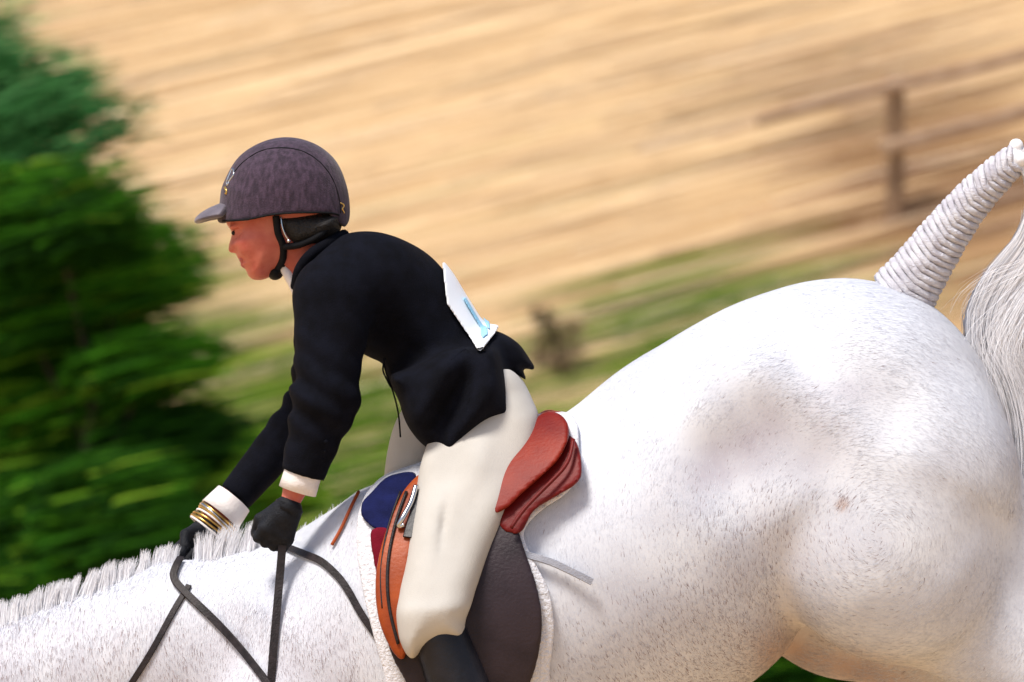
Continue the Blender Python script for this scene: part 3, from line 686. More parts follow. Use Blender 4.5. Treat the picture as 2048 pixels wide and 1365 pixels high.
def strands(n, ctrl, spread, wspr, seed, k=18):
    r = np.random.default_rng(seed); C = catmull(np.array([W(u, v, y) for u, v, y in ctrl]), 6, False)
    tt = np.linspace(0, 1, k); s = np.linspace(0, 1, len(C)); P = np.stack([np.interp(tt, s, C[:, i]) for i in range(3)], 1)
    end = r.uniform(.72, 1.0, n); T = np.gradient(P, axis=0); T /= np.linalg.norm(T, axis=1)[:, None]; Nn = np.stack([-T[:, 2], 0 * T[:, 0], T[:, 0]], 1)
    sp = np.interp(tt, np.linspace(0, 1, len(spread)), spread)
    out = np.zeros((n, k, 3)); a = r.normal(0, .5, n).clip(-1, 1); b = r.normal(0, .5, n).clip(-1, 1); ph = r.uniform(0, 6.28, n); am = r.normal(0, wspr, n)
    wob = am[:, None] * np.sin(tt[None] * r.uniform(3, 8, n)[:, None] + ph[:, None]) * tt[None]
    for q in range(3):
        full = P[None, :, q] + (a[:, None] * sp[None] + wob) * Nn[None, :, q] + (b[:, None] * sp[None] * .8 * (q == 1))
        out[..., q] = np.stack([np.interp(np.linspace(0, e, k), tt, full[i]) for i, e in enumerate(end)])
    return out
P1 = strands(5200, [(2036, 312, 0), (2075, 345, .01), (2100, 420, .02), (2085, 510, .03), (2035, 590, .04), (2010, 665, .05), (2045, 740, .05), (2075, 860, .05), (2080, 1050, .04), (2062, 1250, .03), (2060, 1450, .02)],
             [.02, .030, .05, .068, .08, .085, .08, .08, .09, .09, .1], .012, 4, 24)
P2 = strands(120, [(2060, 420, 0), (2060, 520, -.02), (1990, 560, -.03), (1935, 600, -.03), (1920, 640, -.03)], [.02, .03, .04, .04, .05], .01, 5, 14)
P3 = strands(160, [(2080, 560, 0), (2040, 640, -.03), (2020, 720, -.03), (2050, 800, -.03)], [.04, .06, .09, .10], .03, 6, 14)
K = 24
def resamp(P): t = np.linspace(0, 1, K); s = np.linspace(0, 1, P.shape[1]); return np.stack([np.stack([np.interp(t, s, p[:, i]) for i in range(3)], 1) for p in P])
PT = np.concatenate([resamp(P1), resamp(P2[:40]), resamp(P3)])
wt = np.concatenate([rng.uniform(.0008, .0020, len(P1)), np.full(40, .0006), np.full(len(P3), .0009)])
tag(ribbons('tail_hair', PT, wt, M['hairstrand'], horse, np.clip(rng.normal(.75, .13, len(PT)), .25, 1)), kind='stuff')

# ------------------------------------------------------------------ tack laid over the horse's own surface
Hs = .0055
sub = Field(-.97, .30, -.44, .44, .95, 1.82, Hs)
sub.D = Fh.sample(sub.x[:, None, None], sub.y[None, :, None], sub.z[None, None, :]).astype(np.float32); sub.norm()
def shell(name, poly_world, off, th, m, parent, smooth=2, field=sub, side=None, rnd=.004):
    d2 = polydist(poly_world, field.x, field.z)[:, None, :]
    s1 = np.abs(field.D - off) - th / 2
    D = -smin(-s1, -d2 + 0 * s1, rnd)
    if side: D = np.maximum(D, side * field.y[None, :, None] * -1 + 0 * D)
    return [link(name, q, m, parent) for q in field.mesh(name, smooth, D, True)][0]
def poly(pts, y=-.28, n=6): return catmull(np.array([W(u, v, y)[[0, 2]] for u, v in pts]), n)

def surf(F, pts, off, y=None):
    C = catmull(np.array(pts, float), 6, False); P = []; Ns = []; e_ = .006
    for u, v in C:
        ys_ = np.linspace(F.y[0], .02, 220); p = W(u, v, -.2 if y is None else y)
        d = F.sample(np.full(220, p[0]), ys_, np.full(220, p[2])); i = int(np.argmax(d < off)) if (d < off).any() else 219
        q = np.array([p[0], ys_[i], p[2]]); P.append(q)
        g = np.array([F.sample(*(q + np.eye(3)[k] * e_).reshape(3, 1)) - F.sample(*(q - np.eye(3)[k] * e_).reshape(3, 1)) for k in range(3)]).ravel(); Ns.append(g / (np.linalg.norm(g) + 1e-9))
    P = np.array(P); Ns = np.array(Ns)
    for _ in range(3): P[1:-1] = (P[:-2] + 2 * P[1:-1] + P[2:]) / 4; Ns[1:-1] = (Ns[:-2] + 2 * Ns[1:-1] + Ns[2:]) / 4
    return P, Ns / np.linalg.norm(Ns, axis=1)[:, None]
def surfstrap(name, pts, w, th, off, m, parent, y=None, F=None):
    P, Ns = surf(F or sub, pts, off, y); T = np.gradient(P, axis=0); T /= np.linalg.norm(T, axis=1)[:, None]; sx = np.cross(T, Ns); sx /= np.linalg.norm(sx, axis=1)[:, None]
    pr = [(-1, .3), (-.85, 1), (.85, 1), (1, .3), (1, -1), (-1, -1)]; n = len(pr)
    V = np.concatenate([np.stack([p + a * w / 2 * x_ + b * th / 2 * z_ for x_, z_ in pr]) for p, a, b in zip(P, sx, Ns)])
    Fc = [(i * n + j, i * n + (j + 1) % n, (i + 1) * n + (j + 1) % n, (i + 1) * n + j) for i in range(len(P) - 1) for j in range(n)] + [tuple(range(n - 1, -1, -1)), tuple(range((len(P) - 1) * n, len(P) * n))]
    return link(name, pyd(name, V, Fc), m, parent, False)
def surftube(name, pts, r, off, m, parent, y=None): return tube(name, surf(sub, pts, off, y)[0], r, m, parent, 8)
pad = thing('saddle_pad', tuple(W(930, 1020)), 'white fleece saddle pad with blue and maroon front, under the saddle', 'saddle pad')
shell('pad_body', poly([(760, 960), (720, 1010), (712, 1090), (730, 1200), (765, 1330), (800, 1430), (960, 1450), (1085, 1400), (1100, 1330), (1108, 1250), (1098, 1180), (1068, 1120), (1048, 1065), (1085, 1020), (1130, 990), (1160, 950), (1160, 905), (1140, 830), (1000, 850), (860, 920)]), .013, .020, M['pad'], pad)
shell('front_trim', poly([(775, 955), (742, 985), (722, 1008), (722, 1034), (748, 1058), (790, 1068), (820, 1000), (830, 950)]), .030, .014, M['blue'], pad)
shell('wither_trim', poly([(742, 1060), (790, 1062), (800, 1120), (782, 1190), (762, 1180), (745, 1110)]), .033, .014, M['maroon'], pad)
surftube('edge_binding', [(716, 985), (700, 1018), (682, 1058), (664, 1090)], .0035, .008, M['orange_leather'], pad)
surfstrap('pad_strap', [(1040, 1106), (1095, 1120), (1140, 1140), (1184, 1162)], .015, .006, .022, M['grey_strap'], pad, -.28)

saddle = thing('saddle', tuple(W(950, 1000)), 'red brown jumping saddle with dark flap under the rider', 'saddle')
FLAP = [(900, 960), (830, 985), (785, 1050), (760, 1150), (768, 1250), (800, 1340), (880, 1440), (1010, 1440), (1062, 1360), (1084, 1260), (1076, 1180), (1050, 1100), (1030, 1040), (1010, 990), (960, 955)]
shell('flap', poly(FLAP, -.30), .038, .016, M['flap'], saddle)
shell('knee_roll', poly([(850, 945), (805, 985), (772, 1060), (752, 1150), (758, 1235), (786, 1300), (812, 1310), (815, 1200), (830, 1080), (860, 990)], -.31), .054, .022, M['orange_leather'], saddle)
surftube('welt', [(812, 985), (790, 1050), (776, 1130), (779, 1210), (798, 1285)], .0035, .068, M['strap'], saddle, -.31)
surftube('welt', [(800, 985), (776, 1055), (762, 1140), (766, 1215)], .0025, .064, M['strap'], saddle, -.31)
Fs = Field(-.34, .20, -.24, .24, 1.40, 1.80, .006)
Fs.inflate([(795, 962), (815, 950), (835, 972), (900, 1005), (970, 1000), (1030, 940), (1066, 870), (1078, 838), (1104, 822), (1134, 830), (1144, 858), (1150, 895), (1140, 945), (1100, 985), (1040, 1040), (960, 1090), (840, 1090), (786, 1050), (780, 1000)],
           lambda X, Z: np.clip(.09 + (X + .25) * .26, .07, .16), .07, 0, 0, 0)
link('seat', Fs.mesh('seat', 2), M['red_leather'], saddle)
shell('rear_panel', poly([(1105, 865), (1150, 880), (1163, 935), (1152, 965), (1105, 994), (1066, 1020), (1040, 1062), (1000, 1050), (1010, 980), (1060, 920)], -.2), .034, .034, M['dark_red'], saddle)
shell('seat_side', poly([(1076, 834), (1104, 824), (1130, 838), (1138, 870), (1118, 915), (1078, 955), (1038, 990), (1015, 1012), (985, 1020), (980, 950), (1030, 880)], -.2), .050, .046, M['red_leather'], saddle)
surftube('welt', [(1146, 878), (1134, 925), (1092, 970), (1048, 1015), (1022, 1052)], .004, .070, M['dark_red'], saddle, -.2)
def arc(pts, y): return catmull(np.array([W(u, v, yy) for (u, v), yy in zip(pts, y)]), 8, False)
tube('stirrup_buckle', arc([(832, 972), (822, 1005), (806, 1035), (798, 1052), (808, 1050)], (-.27, -.29, -.31, -.31, -.31)), .0055, M['metal'], saddle)
surfstrap('stirrup_leather', [(850, 970), (838, 1010), (820, 1075)], .03, .006, .072, M['boot'], saddle, -.31)
shell('girth', band([(905, 1380), (930, 1480), (960, 1600)], 90, -.3), .012, .016, M['flap'], saddle, 1, field=sub)

bridle = thing('bridle', tuple(W(300, 1200)), 'dark leather reins hanging in a loop over the white neck', 'bridle')
surfstrap('rein', [(356, 1118), (346, 1140), (346, 1160), (372, 1188), (430, 1240), (490, 1300), (535, 1350), (560, 1385)], .016, .004, .010, M['strap'], bridle, -.12)
surfstrap('rein', [(376, 1172), (345, 1225), (305, 1300), (262, 1368), (215, 1440)], .013, .004, .006, M['strap'], bridle, -.12)
# near rein falls from the near hand to the loop
def strapmesh(name, P, w, th, m, parent):
    P = np.array(P); T = np.gradient(P, axis=0); T /= np.linalg.norm(T, axis=1)[:, None]; sx = np.cross(T, [0, 1, 0]); sx /= np.linalg.norm(sx, axis=1)[:, None]; ny = np.cross(sx, T)
    V = np.concatenate([np.stack([p + a * w / 2 + b * th / 2, p - a * w / 2 + b * th / 2, p - a * w / 2 - b * th / 2, p + a * w / 2 - b * th / 2]) for p, a, b in zip(P, sx, ny)])
    Fc = [(i * 4 + j, i * 4 + (j + 1) % 4, i * 4 + 4 + (j + 1) % 4, i * 4 + 4 + j) for i in range(len(P) - 1) for j in range(4)] + [(3, 2, 1, 0), tuple(len(P) * 4 - 4 + k for k in range(4))]
    return link(name, pyd(name, V, Fc), m, parent, False)
strapmesh('rein', arc([(572, 1035), (566, 1080), (560, 1150), (553, 1230), (546, 1310), (540, 1400)], (-.20, -.20, -.21, -.235, -.255, -.27)), .017, .004, M['strap'], bridle)
# headstall on the head (outside the picture)
for nm, pts in (('cheek_strap', [(-112, 1352), (-190, 1450), (-290, 1570), (-400, 1690)]), ('noseband', [(-318, 1530), (-345, 1570), (-385, 1640), (-395, 1660)]), ('throat_strap', [(-118, 1360), (-105, 1450), (-120, 1540)])):
    P, Ns = surf(Fh, pts, .007, -.08)
    for s in (-1, 1):
        Q_ = P * np.array([1, -s, 1]); tube(nm, Q_, .007, M['strap'], bridle, 8)
P0 = surf(sub, [(225, 1428), (214, 1442)], .006, -.12)[0][-1]
tube('rein', np.array([P0, (P0 + W(-410, 1690) * [1, 0, 1] + [0, -.09, 0]) / 2 - [0, .03, .03], W(-410, 1690) * [1, 0, 1] + [0, -.085, 0]]), .005, M['strap'], bridle, 8)
for s in (-1, 1):
    a_ = np.linspace(0, 2 * np.pi, 21); c_ = W(-410, 1695) * [1, 0, 1] + [0, .082 * s, 0]
    tube('bit_ring', np.stack([c_[0] + .032 * np.cos(a_), c_[1] + 0 * a_, c_[2] + .032 * np.sin(a_)], 1), .004, M['metal'], bridle, 8)
plate = thing('breastplate', tuple(W(660, 1140)), 'dark neck strap of the breastplate curving below the withers', 'neck strap')
surfstrap('strap', [(566, 1094), (585, 1100), (612, 1108), (645, 1120), (680, 1150), (702, 1180), (728, 1225), (765, 1275)], .015, .004, .008, M['strap'], plate, -.15)

# ------------------------------------------------------------------ rider
rider = thing('person', tuple(W(1000, 1790) * [1, 0, 1]), 'rider in plum helmet, navy jacket and cream breeches leaning forward', 'person')
HY = -.20
FACE = [(470, 400), (452, 430), (453, 447), (459, 457), (464, 466), (462, 478), (458, 491), (461, 501), (470, 505), (474, 512), (477, 519), (484, 522), (481, 529), (484, 535), (492, 540), (497, 552), (508, 560), (526, 560), (545, 552), (568, 538), (600, 520), (640, 470), (640, 380), (560, 330)]
def head_prims(F, k=.012):
    F.inflate(FACE, .072, .075, 0, 0, k)
    F.ell(W(580, 395), (.105, .078, .098), .2, .03)
    F.cone(W(600, 500), W(650, 575), .052, .062, 1, .03)
def body_prims(F, g=0., arms=True, k=.03):       # g grows the figure outward
    F.cone(W(700, 570), W(850, 640), .085, .085, .85, k); F.cone(W(850, 640), W(970, 790), .085, .07, .85, k)
    F.cone(W(672, 590) * [1, 0, 1] + [0, -.16, 0], W(660, 595) * [1, 0, 1] + [0, .16, 0], .05, .05, 1, k)
    for s, wr in ((-1, ((668, 600, -.165), (655, 795, -.20), (600, 965, -.19))), (1, ((655, 605, .165), (628, 800, .20), (425, 1035, .14)))):
        a, b, c = [W(u, v, 0) * [1, 0, 1] + [0, y, 0] for u, v, y in wr]
        F.cone(a, b, .045, .038, 1, k); F.cone(b, c, .038, .026, 1, k * .6)
        h = W(985 + (-60 if s > 0 else 0), 845 + (0), 0) * [1, 0, 1] + [0, .11 * s, 0]; kn = W(880 - (85 if s > 0 else 0), 1225, 0) * [1, 0, 1] + [0, .375 * s, 0]; an = kn + (W(1000, 1680) - W(880, 1225)) * [1, 0, 1]
        F.cone(h, kn, .060, .036, 1, k); F.cone(kn, an, .036, .026, 1, k)
        F.cone(an, an + [-.14, 0, -.05], .026, .020, 1, k * .6)
Fb = Field(-.86, .24, -.46, .46, .72, 2.40, .006)
body_prims(Fb); head_prims(Fb)
# hand cores inside the gloves
NEARH = [W(582, 1016, 0) * [1, 0, 1] + [0, -.195, 0], W(560, 1062, 0) * [1, 0, 1] + [0, -.20, 0]]
FARH = [W(405, 1068, 0) * [1, 0, 1] + [0, .12, 0], W(372, 1118, 0) * [1, 0, 1] + [0, .095, 0]]
for a, b in (NEARH, FARH): Fb.cone(a, a + (b - a) * .6, .018, .012, 1, .01)
Fb.cone(W(425, 1035, 0) * [1, 0, 1] + [0, .14, 0], FARH[0], .025, .018, 1, .01)
Fb.cone(W(600, 965, 0) * [1, 0, 1] + [0, -.19, 0], NEARH[0], .026, .018, 1, .01)
skin_body = link('body', Fb.mesh('body', 1), M['skin'], rider)
Ff = Field(W(420, 0)[0], W(640, 0)[0], -.11, .11, W(0, 620)[2], W(0, 290)[2], .003)
# a finer head: same shape, features cut in
head_prims(Ff, .010)
for s in (-1, 1):
    Ff.ell(W(474, 466) * [1, 0, 1] + [0, .040 * s, 0], (.012, .012, .010), 0, .012, 'sub')
    Ff.ell(W(476, 453) * [1, 0, 1] + [0, .036 * s, 0], (.016, .016, .006), .3, .010)
    Ff.ell(W(505, 490) * [1, 0, 1] + [0, .043 * s, 0], (.026, .018, .024), .3, .018)
    Ff.ell(W(466, 500) * [1, 0, 1] + [0, .013 * s, 0], (.009, .007, .007), 0, .006)
Ff.cone(W(483, 523.5) * [1, 0, 1] + [0, -.022, 0], W(478, 523.5) * [1, 0, 1] + [0, .022, 0], .0025, .0025, 1, .004, 'sub')
link('head', Ff.mesh('head', 1), M['skin'], rider)
for s in (-1, 1):
    V, Fc = lathe(W(470, 467) * [1, 0, 1] + [0.004, .022 * s, 0], W(470, 467) * [1, 0, 1] + [-.003, .031 * s, 0], .007, .004); link('eye', pyd('eye', V, Fc), M['hair'], rider)
    tube('eyelid', arc([(465, 460), (472, 461), (482, 465), (489, 470)], (.020 * s, .034 * s, .045 * s, .050 * s)), .0022, M['hair'], rider, 6)
    tube('eyebrow', arc([(464, 452), (474, 449), (488, 452)], (.022 * s, .04 * s, .053 * s)), .0028, M['hair'], rider, 6)
Fl = Field(W(465, 0)[0], W(515, 0)[0], -.04, .04, W(0, 545)[2], W(0, 505)[2], .002)
Fl.cone(W(487, 519) * [1, 0, 1] + [0, -.018, 0], W(487, 519) * [1, 0, 1] + [0, .018, 0], .0085, .0085, 1, .003).cone(W(490, 529) * [1, 0, 1] + [0, -.016, 0], W(490, 529) * [1, 0, 1] + [0, .016, 0], .0085, .0085, 1, .003)
link('lips', Fl.mesh('lips', 1), M['lips'], rider)
# hair and helmet
Fx = Field(W(540, 0)[0], W(715, 0)[0], -.11, .11, W(0, 540)[2], W(0, 360)[2], .004)
Fx.inflate([(545, 424), (684, 424), (686, 440), (678, 466), (650, 486), (604, 500), (584, 496), (558, 470)], .088, .035, 0, 0, .01)
link('hair', Fx.mesh('hair', 2), M['hair'], rider)
DOME = [(444, 444), (442, 400), (452, 356), (480, 312), (528, 283), (580, 275), (632, 289), (672, 322), (693, 370), (698, 415), (694, 440), (640, 438), (560, 436), (500, 446)]
Fm = Field(W(370, 0)[0], W(720, 0)[0], -.14, .14, W(0, 490)[2], W(0, 255)[2], .0035)
DOME2 = [(444, 500), (440, 400), (452, 356), (480, 312), (528, 283), (580, 275), (632, 289), (672, 322), (693, 370), (700, 415), (697, 450), (680, 520), (560, 560)]
Fm.inflate(DOME2, .106, .125, 0, 0, 0)
cutl = np.array([W(u, v)[[0, 2]] for u, v in ((400, 447), (444, 447), (500, 444), (548, 434), (600, 430), (660, 430), (676, 446), (688, 456), (702, 446), (760, 440), (760, 200), (400, 200))])
d2 = polydist(cutl, Fm.x, Fm.z)[:, None, :]
Dm = -smin(-Fm.D, -d2 + 0 * Fm.D, .008)
inner_ = Fm.D + .012
Dm = -smin(-Dm, inner_, .004)
helmet = link('helmet', Fm.mesh('helmet', 2, Dm), M['velvet'], rider)
Fbm = Field(W(370, 0)[0], W(480, 0)[0], -.11, .11, W(0, 480)[2], W(0, 380)[2], .003)
BR = [(460, 405), (430, 411), (402, 426), (389, 440), (394, 448), (420, 452), (462, 450)]
Fbm.inflate(BR, .082, .040, 0, 0, 0)
Fbm.inflate([(470, 422), (435, 424), (405, 440), (400, 462), (470, 470)], .078, .040, 0, 0, .004, mode='sub')
link('brim', Fbm.mesh('brim', 1), M['brim'], helmet)
def onD(F, u, v, off=.0):                # y of the near surface of a field at a photo position
    p = W(u, v); ys_ = np.linspace(F.y[0], 0, 90); d = F.sample(np.full(90, p[0]), ys_, np.full(90, p[2])); i = np.argmax(d < 0)
    return (ys_[i] if (d < 0).any() else 0) - off
def onpath(F, pts, off=.0, flip=1):
    C = catmull(np.array(pts, float), 6, False); out = []
    for u, v in C:
        y = onD(F, u, v, off); out.append(W(u, v) * [1, 0, 1] + [0, y * flip, 0])
    return np.array(out)
tube('piping', onpath(Fm, [(456, 372), (480, 335), (520, 306), (565, 298), (610, 306), (645, 330), (668, 362), (680, 400), (683, 428)], .0008), .0014, M['black'], helmet, 6)
tube('edge_binding', onpath(Fm, [(447, 444), (500, 441), (548, 432), (600, 428), (660, 428), (680, 432)], .0006), .0022, M['black'], helmet, 6)
tube('badge', onpath(Fm, [(455, 365), (466, 340), (470, 350), (462, 362), (457, 372), (455, 365)], .0012), .0022, M['metal'], helmet, 6)
tube('badge', onpath(Fm, [(452, 376), (456, 384), (454, 390)], .0012), .003, M['gold'], helmet, 6)
tube('rear_badge', onpath(Fm, [(683, 408), (689, 412), (686, 420), (690, 428)], .001), .002, M['gold'], helmet, 6)
# harness straps
def flatstrap(name, pts, ys_, w, m, parent): return tube(name, arc(pts, ys_), w, m, parent, 8)
for s in (-1, 1):
    flatstrap('chin_strap', [(552, 432), (556, 465), (566, 492), (565, 520), (548, 548)], [-.082 * -s * -1 * 1.0 if False else .084 * s, .080 * s, .068 * s, .052 * s, .020 * s], .0075, M['black'], helmet)
    flatstrap('rear_strap', [(672, 434), (640, 470), (600, 490), (568, 494)], [.055 * s, .078 * s, .078 * s, .070 * s], .007, M['black'], helmet)
Fc_ = Field(W(520, 0)[0], W(600, 0)[0], -.06, .06, W(0, 590)[2], W(0, 500)[2], .003)
Fc_.ell(W(552, 545), (.018, .042, .016), .8, .01).ell(W(566, 528), (.014, .046, .02), .8, .01)
link('chin_cup', Fc_.mesh('chin_cup', 1), M['black'], helmet)
tube('strap_wire', arc([(562, 434), (565, 455), (572, 473), (581, 484)], (-.088, -.092, -.092, -.088)), .0016, M['metal'], helmet, 6)
V, Fc2 = lathe(W(581, 484, 0) * [1, 0, 1] + [0, -.088, 0], W(581, 484, 0) * [1, 0, 1] + [0, -.094, 0], .0035, .0035, 10, 3); link('rivet', pyd('rivet', V, Fc2), M['metal'], helmet)

# jacket
Fj = Field(-.72, .10, -.36, .36, 1.50, 2.16, .0055)
TORSO = [(668, 482), (700, 468), (750, 468), (805, 480), (855, 508), (893, 548), (925, 600), (955, 645), (990, 668), (1010, 690), (1000, 720), (985, 775), (960, 800), (900, 800), (830, 800), (790, 770), (768, 728), (735, 712), (690, 690), (640, 690), (602, 650), (592, 590), (600, 540), (635, 505)]
Fj.inflate(TORSO, lambda X, Z: np.clip(.125 + (Z - 1.86) * .16, .12, .17), .12, 0, 0, .03)
for s in (-1, 1):
    a = W(672, 590) * [1, 0, 1] + [0, .150 * s, 0]
    Fj.cone(W(740, 560) * [1, 0, 1] + [0, .09 * s, 0], a, .085, .078, 1, .06)
# near sleeve
e = W(657, 800) * [1, 0, 1] + [0, -.205, 0]; cfn = W(612, 945) * [1, 0, 1] + [0, -.195, 0]
Fj.cone(W(672, 600) * [1, 0, 1] + [0, -.165, 0], e, .078, .066, 1, .03); Fj.cone(e, cfn, .066, .046, 1, .025)
e2 = W(628, 800) * [1, 0, 1] + [0, .20, 0]; cff = W(462, 1000) * [1, 0, 1] + [0, .15, 0]
Fj.cone(W(655, 600) * [1, 0, 1] + [0, .16, 0], e2, .072, .056, 1, .03); Fj.cone(e2, cff, .056, .038, 1, .025)
# skirts: near and far panels over the hips, back vent flap
SK = [(800, 740), (780, 760), (800, 815), (822, 862), (842, 892), (880, 912), (915, 922), (930, 892), (968, 858), (1026, 836), (1022, 790), (1008, 740), (985, 690), (900, 700)]
Fj.inflate(SK, .262, .07, -.15, 0, .03, power=4)
Fj.inflate([(985, 668), (1012, 672), (1040, 690), (1062, 722), (1070, 740), (1046, 738), (1052, 760), (1020, 745), (1008, 770), (985, 740), (975, 700)], .10, .03, 0, 0, .02, power=3)
# folds
X = Fj.x[:, None, None]; Y = Fj.y[None, :, None]; Z = Fj.z[None, None, :]
fold = .0075 * np.sin(95 * (Z + .45 * X) + 9 * Y + 2.2 * np.sin(14 * X)) * np.exp(-((X - W(625, 0)[0]) / .10) ** 2 - ((Z - W(0, 790)[2]) / .10) ** 2)
fold = fold + .006 * np.sin(60 * (X * .9 - Z * .5) + 6 * Y) * np.exp(-((X - W(900, 0)[0]) / .12) ** 2 - ((Z - W(0, 800)[2]) / .12) ** 2)
fold = fold + .005 * np.sin(48 * (X + Z) + 4 * np.sin(11 * Z)) * np.exp(-((X - W(700, 0)[0]) / .12) ** 2 - ((Z - W(0, 660)[2]) / .08) ** 2)
Fj.D = (Fj.D + fold).astype(np.float32)
# cut the sleeve ends clean at the cuffs, hollow them a little
def cutplane(F, p, d, r):
    d = np.array(d, float); d /= np.linalg.norm(d)
    q = (F.x[:, None, None] - p[0]) * d[0] + (F.y[None, :, None] - p[1]) * d[1] + (F.z[None, None, :] - p[2]) * d[2]
    rr = np.sqrt((F.x[:, None, None] - p[0]) ** 2 + (F.y[None, :, None] - p[1]) ** 2 + (F.z[None, None, :] - p[2]) ** 2)
    m = (rr < r); F.D = np.where(m, np.maximum(F.D, q), F.D).astype(np.float32)
cutplane(Fj, cfn, cfn - e, .12); cutplane(Fj, cff, cff - e2, .10)
jacket = link('jacket', Fj.mesh('jacket', 2), M['jacket'], rider)
# collar and lapel seam, sleeve seam
tube('collar', arc([(690, 470), (655, 488), (622, 510), (600, 540), (592, 575)], (-.02, -.07, -.085, -.075, -.045)), .012, M['jacket'], jacket, 10)
tube('collar', arc([(690, 470), (655, 488), (622, 510), (600, 540), (592, 575)], (.02, .07, .085, .075, .045)), .012, M['jacket'], jacket, 10)
tube('seam', onpath(Fj, [(905, 720), (935, 700), (948, 740), (940, 800), (925, 850), (922, 900)], -.0008), .0020, M['jacket'], jacket, 6)
for v_ in (880, 897, 914): 
    p = onpath(Fj, [(660 - (v_ - 880) * .25, v_), (661 - (v_ - 880) * .25, v_ + 1)], .001)[0]
    V, Fc2 = lathe(p, p + [0, -.003, 0], .005, .004, 12, 3); link('button', pyd('button', V, Fc2), M['jacket'], jacket)
tube('cord', arc([(766, 716), (772, 745), (788, 790), (797, 830), (801, 875)], (-.05, -.06, -.06, -.06, -.06)), .0018, M['black'], jacket, 6)
tube('cord', arc([(770, 716), (766, 740), (775, 762), (782, 775)], (-.07, -.07, -.07, -.07)), .0018, M['black'], jacket, 6)
# stock / shirt collar
tube('stock', arc([(568, 535), (578, 552), (590, 575), (600, 600)], (-.03, -.032, -.03, -.02)), .011, M['shirt'], rider, 10)
tube('stock', arc([(568, 535), (578, 552), (590, 575), (600, 600)], (.03, .032, .03, .02)), .011, M['shirt'], rider, 10)
# cuffs
def hollow(name, a, b, r0, r1, m, parent, th=.004, n=28):
    a = np.array(a); b = np.array(b); t = np.array([0, .5, 1, 1, .5, 0, 0]); rr = np.array([r0, (r0 + r1) / 2, r1, r1 - th, (r0 + r1) / 2 - th, r0 - th, r0])
    T = b - a; Tn = T / np.linalg.norm(T); s1_ = np.cross(Tn, [0, 1, 0]); s1_ /= np.linalg.norm(s1_); s2_ = np.cross(Tn, s1_)
    an = np.linspace(0, 2 * np.pi, n, endpoint=False); V = np.concatenate([a + T * tt + r_ * (np.cos(an)[:, None] * s1_ + np.sin(an)[:, None] * s2_) for tt, r_ in zip(t, rr)])
    Fc = [(i * n + j, i * n + (j + 1) % n, (i + 1) * n + (j + 1) % n, (i + 1) * n + j) for i in range(6) for j in range(n)]
    return link(name, pyd(name, V, Fc), m, parent)
hollow('shirt_cuff', cfn + (e - cfn) * .05, cfn + (cfn - e) / np.linalg.norm(cfn - e) * .036, .039, .040, M['shirt'], rider)
dF = (cff - e2) / np.linalg.norm(cff - e2)
c0 = cff - dF * .01
hollow('shirt_cuff', c0 + dF * .012, cff + dF * .048, .043, .049, M['shirt'], rider)
for i in range(7):
    p = cff + dF * (.052 + .0062 * i); mm = [M['gold'], M['metal'], M['gold'], M['shirt'], M['gold'], M['gold'], M['shirt']][i]
    s1_ = np.cross(dF, [0, 1, 0]); s1_ /= np.linalg.norm(s1_); s2_ = np.cross(dF, s1_); an = np.linspace(0, 2 * np.pi, 33)
    off = np.array([0, -.002 * math.sin(i * 2.), 0]); rad = .046 + .0012 * math.sin(i * 1.7)
    V, Fc2 = tube_np(p + off + rad * (np.cos(an)[:, None] * s1_ + np.sin(an)[:, None] * s2_) + dF * (.003 * np.sin(an + i))[:, None], .0026, 6, False)
    link('bangle', pyd('bangle', V, Fc2), mm, rider)
# gloves
def glove(wrist, knuck, tup, nin, name='glove'):
    p = knuck - wrist; L = np.linalg.norm(p); p = p / L; t = np.array(tup, float); t -= p * (t @ p); t /= np.linalg.norm(t); n_ = np.array(nin, float); n_ -= p * (n_ @ p); n_ -= t * (n_ @ t); n_ /= np.linalg.norm(n_)
    c = (wrist + knuck) / 2; F = Field(c[0] - .13, c[0] + .13, c[1] - .12, c[1] + .12, c[2] - .13, c[2] + .13, .003)
    for q in (-.020, -.007, .007, .020):
        F.cone(wrist + t * q * .55, knuck + t * q * 1.25, .019, .016, 1, .012)
    F.cone(wrist - p * .006, wrist + p * .012, .026, .026, 1, .012)
    for i, (q, l) in enumerate(((.030, .9), (.011, 1.0), (-.009, .95), (-.028, .8))):
        k0 = knuck + t * q; k1 = k0 + p * .026 * l + n_ * .006; k2 = k1 + n_ * .028 * l - p * .006; k3 = k2 - p * .024 * l + n_ * .002
        F.cone(k0, k1, .0115, .0105, 1, .005); F.cone(k1, k2, .0105, .0095, 1, .003); F.cone(k2, k3, .0095, .0085, 1, .003)
    a = wrist + t * .022 + p * .012 + n_ * .008; b = a + t * .018 + p * .028 + n_ * .010; c_ = b + p * .026 - t * .006 + n_ * .012
    F.cone(a, b, .015, .012, 1, .010); F.cone(b, c_, .012, .0095, 1, .004)
    g = link(name, F.mesh(name, 1), M['glove'], rider)
    hollow('glove_cuff', wrist - p * .012, wrist + p * .004, .031, .030, M['glove'], g)
    return g
glove(NEARH[0], NEARH[1], (-1, -.35, .3), (.1, 1, -.1))
glove(FARH[0], FARH[1], (-.8, -.5, -.4), (.3, -1, -.3))

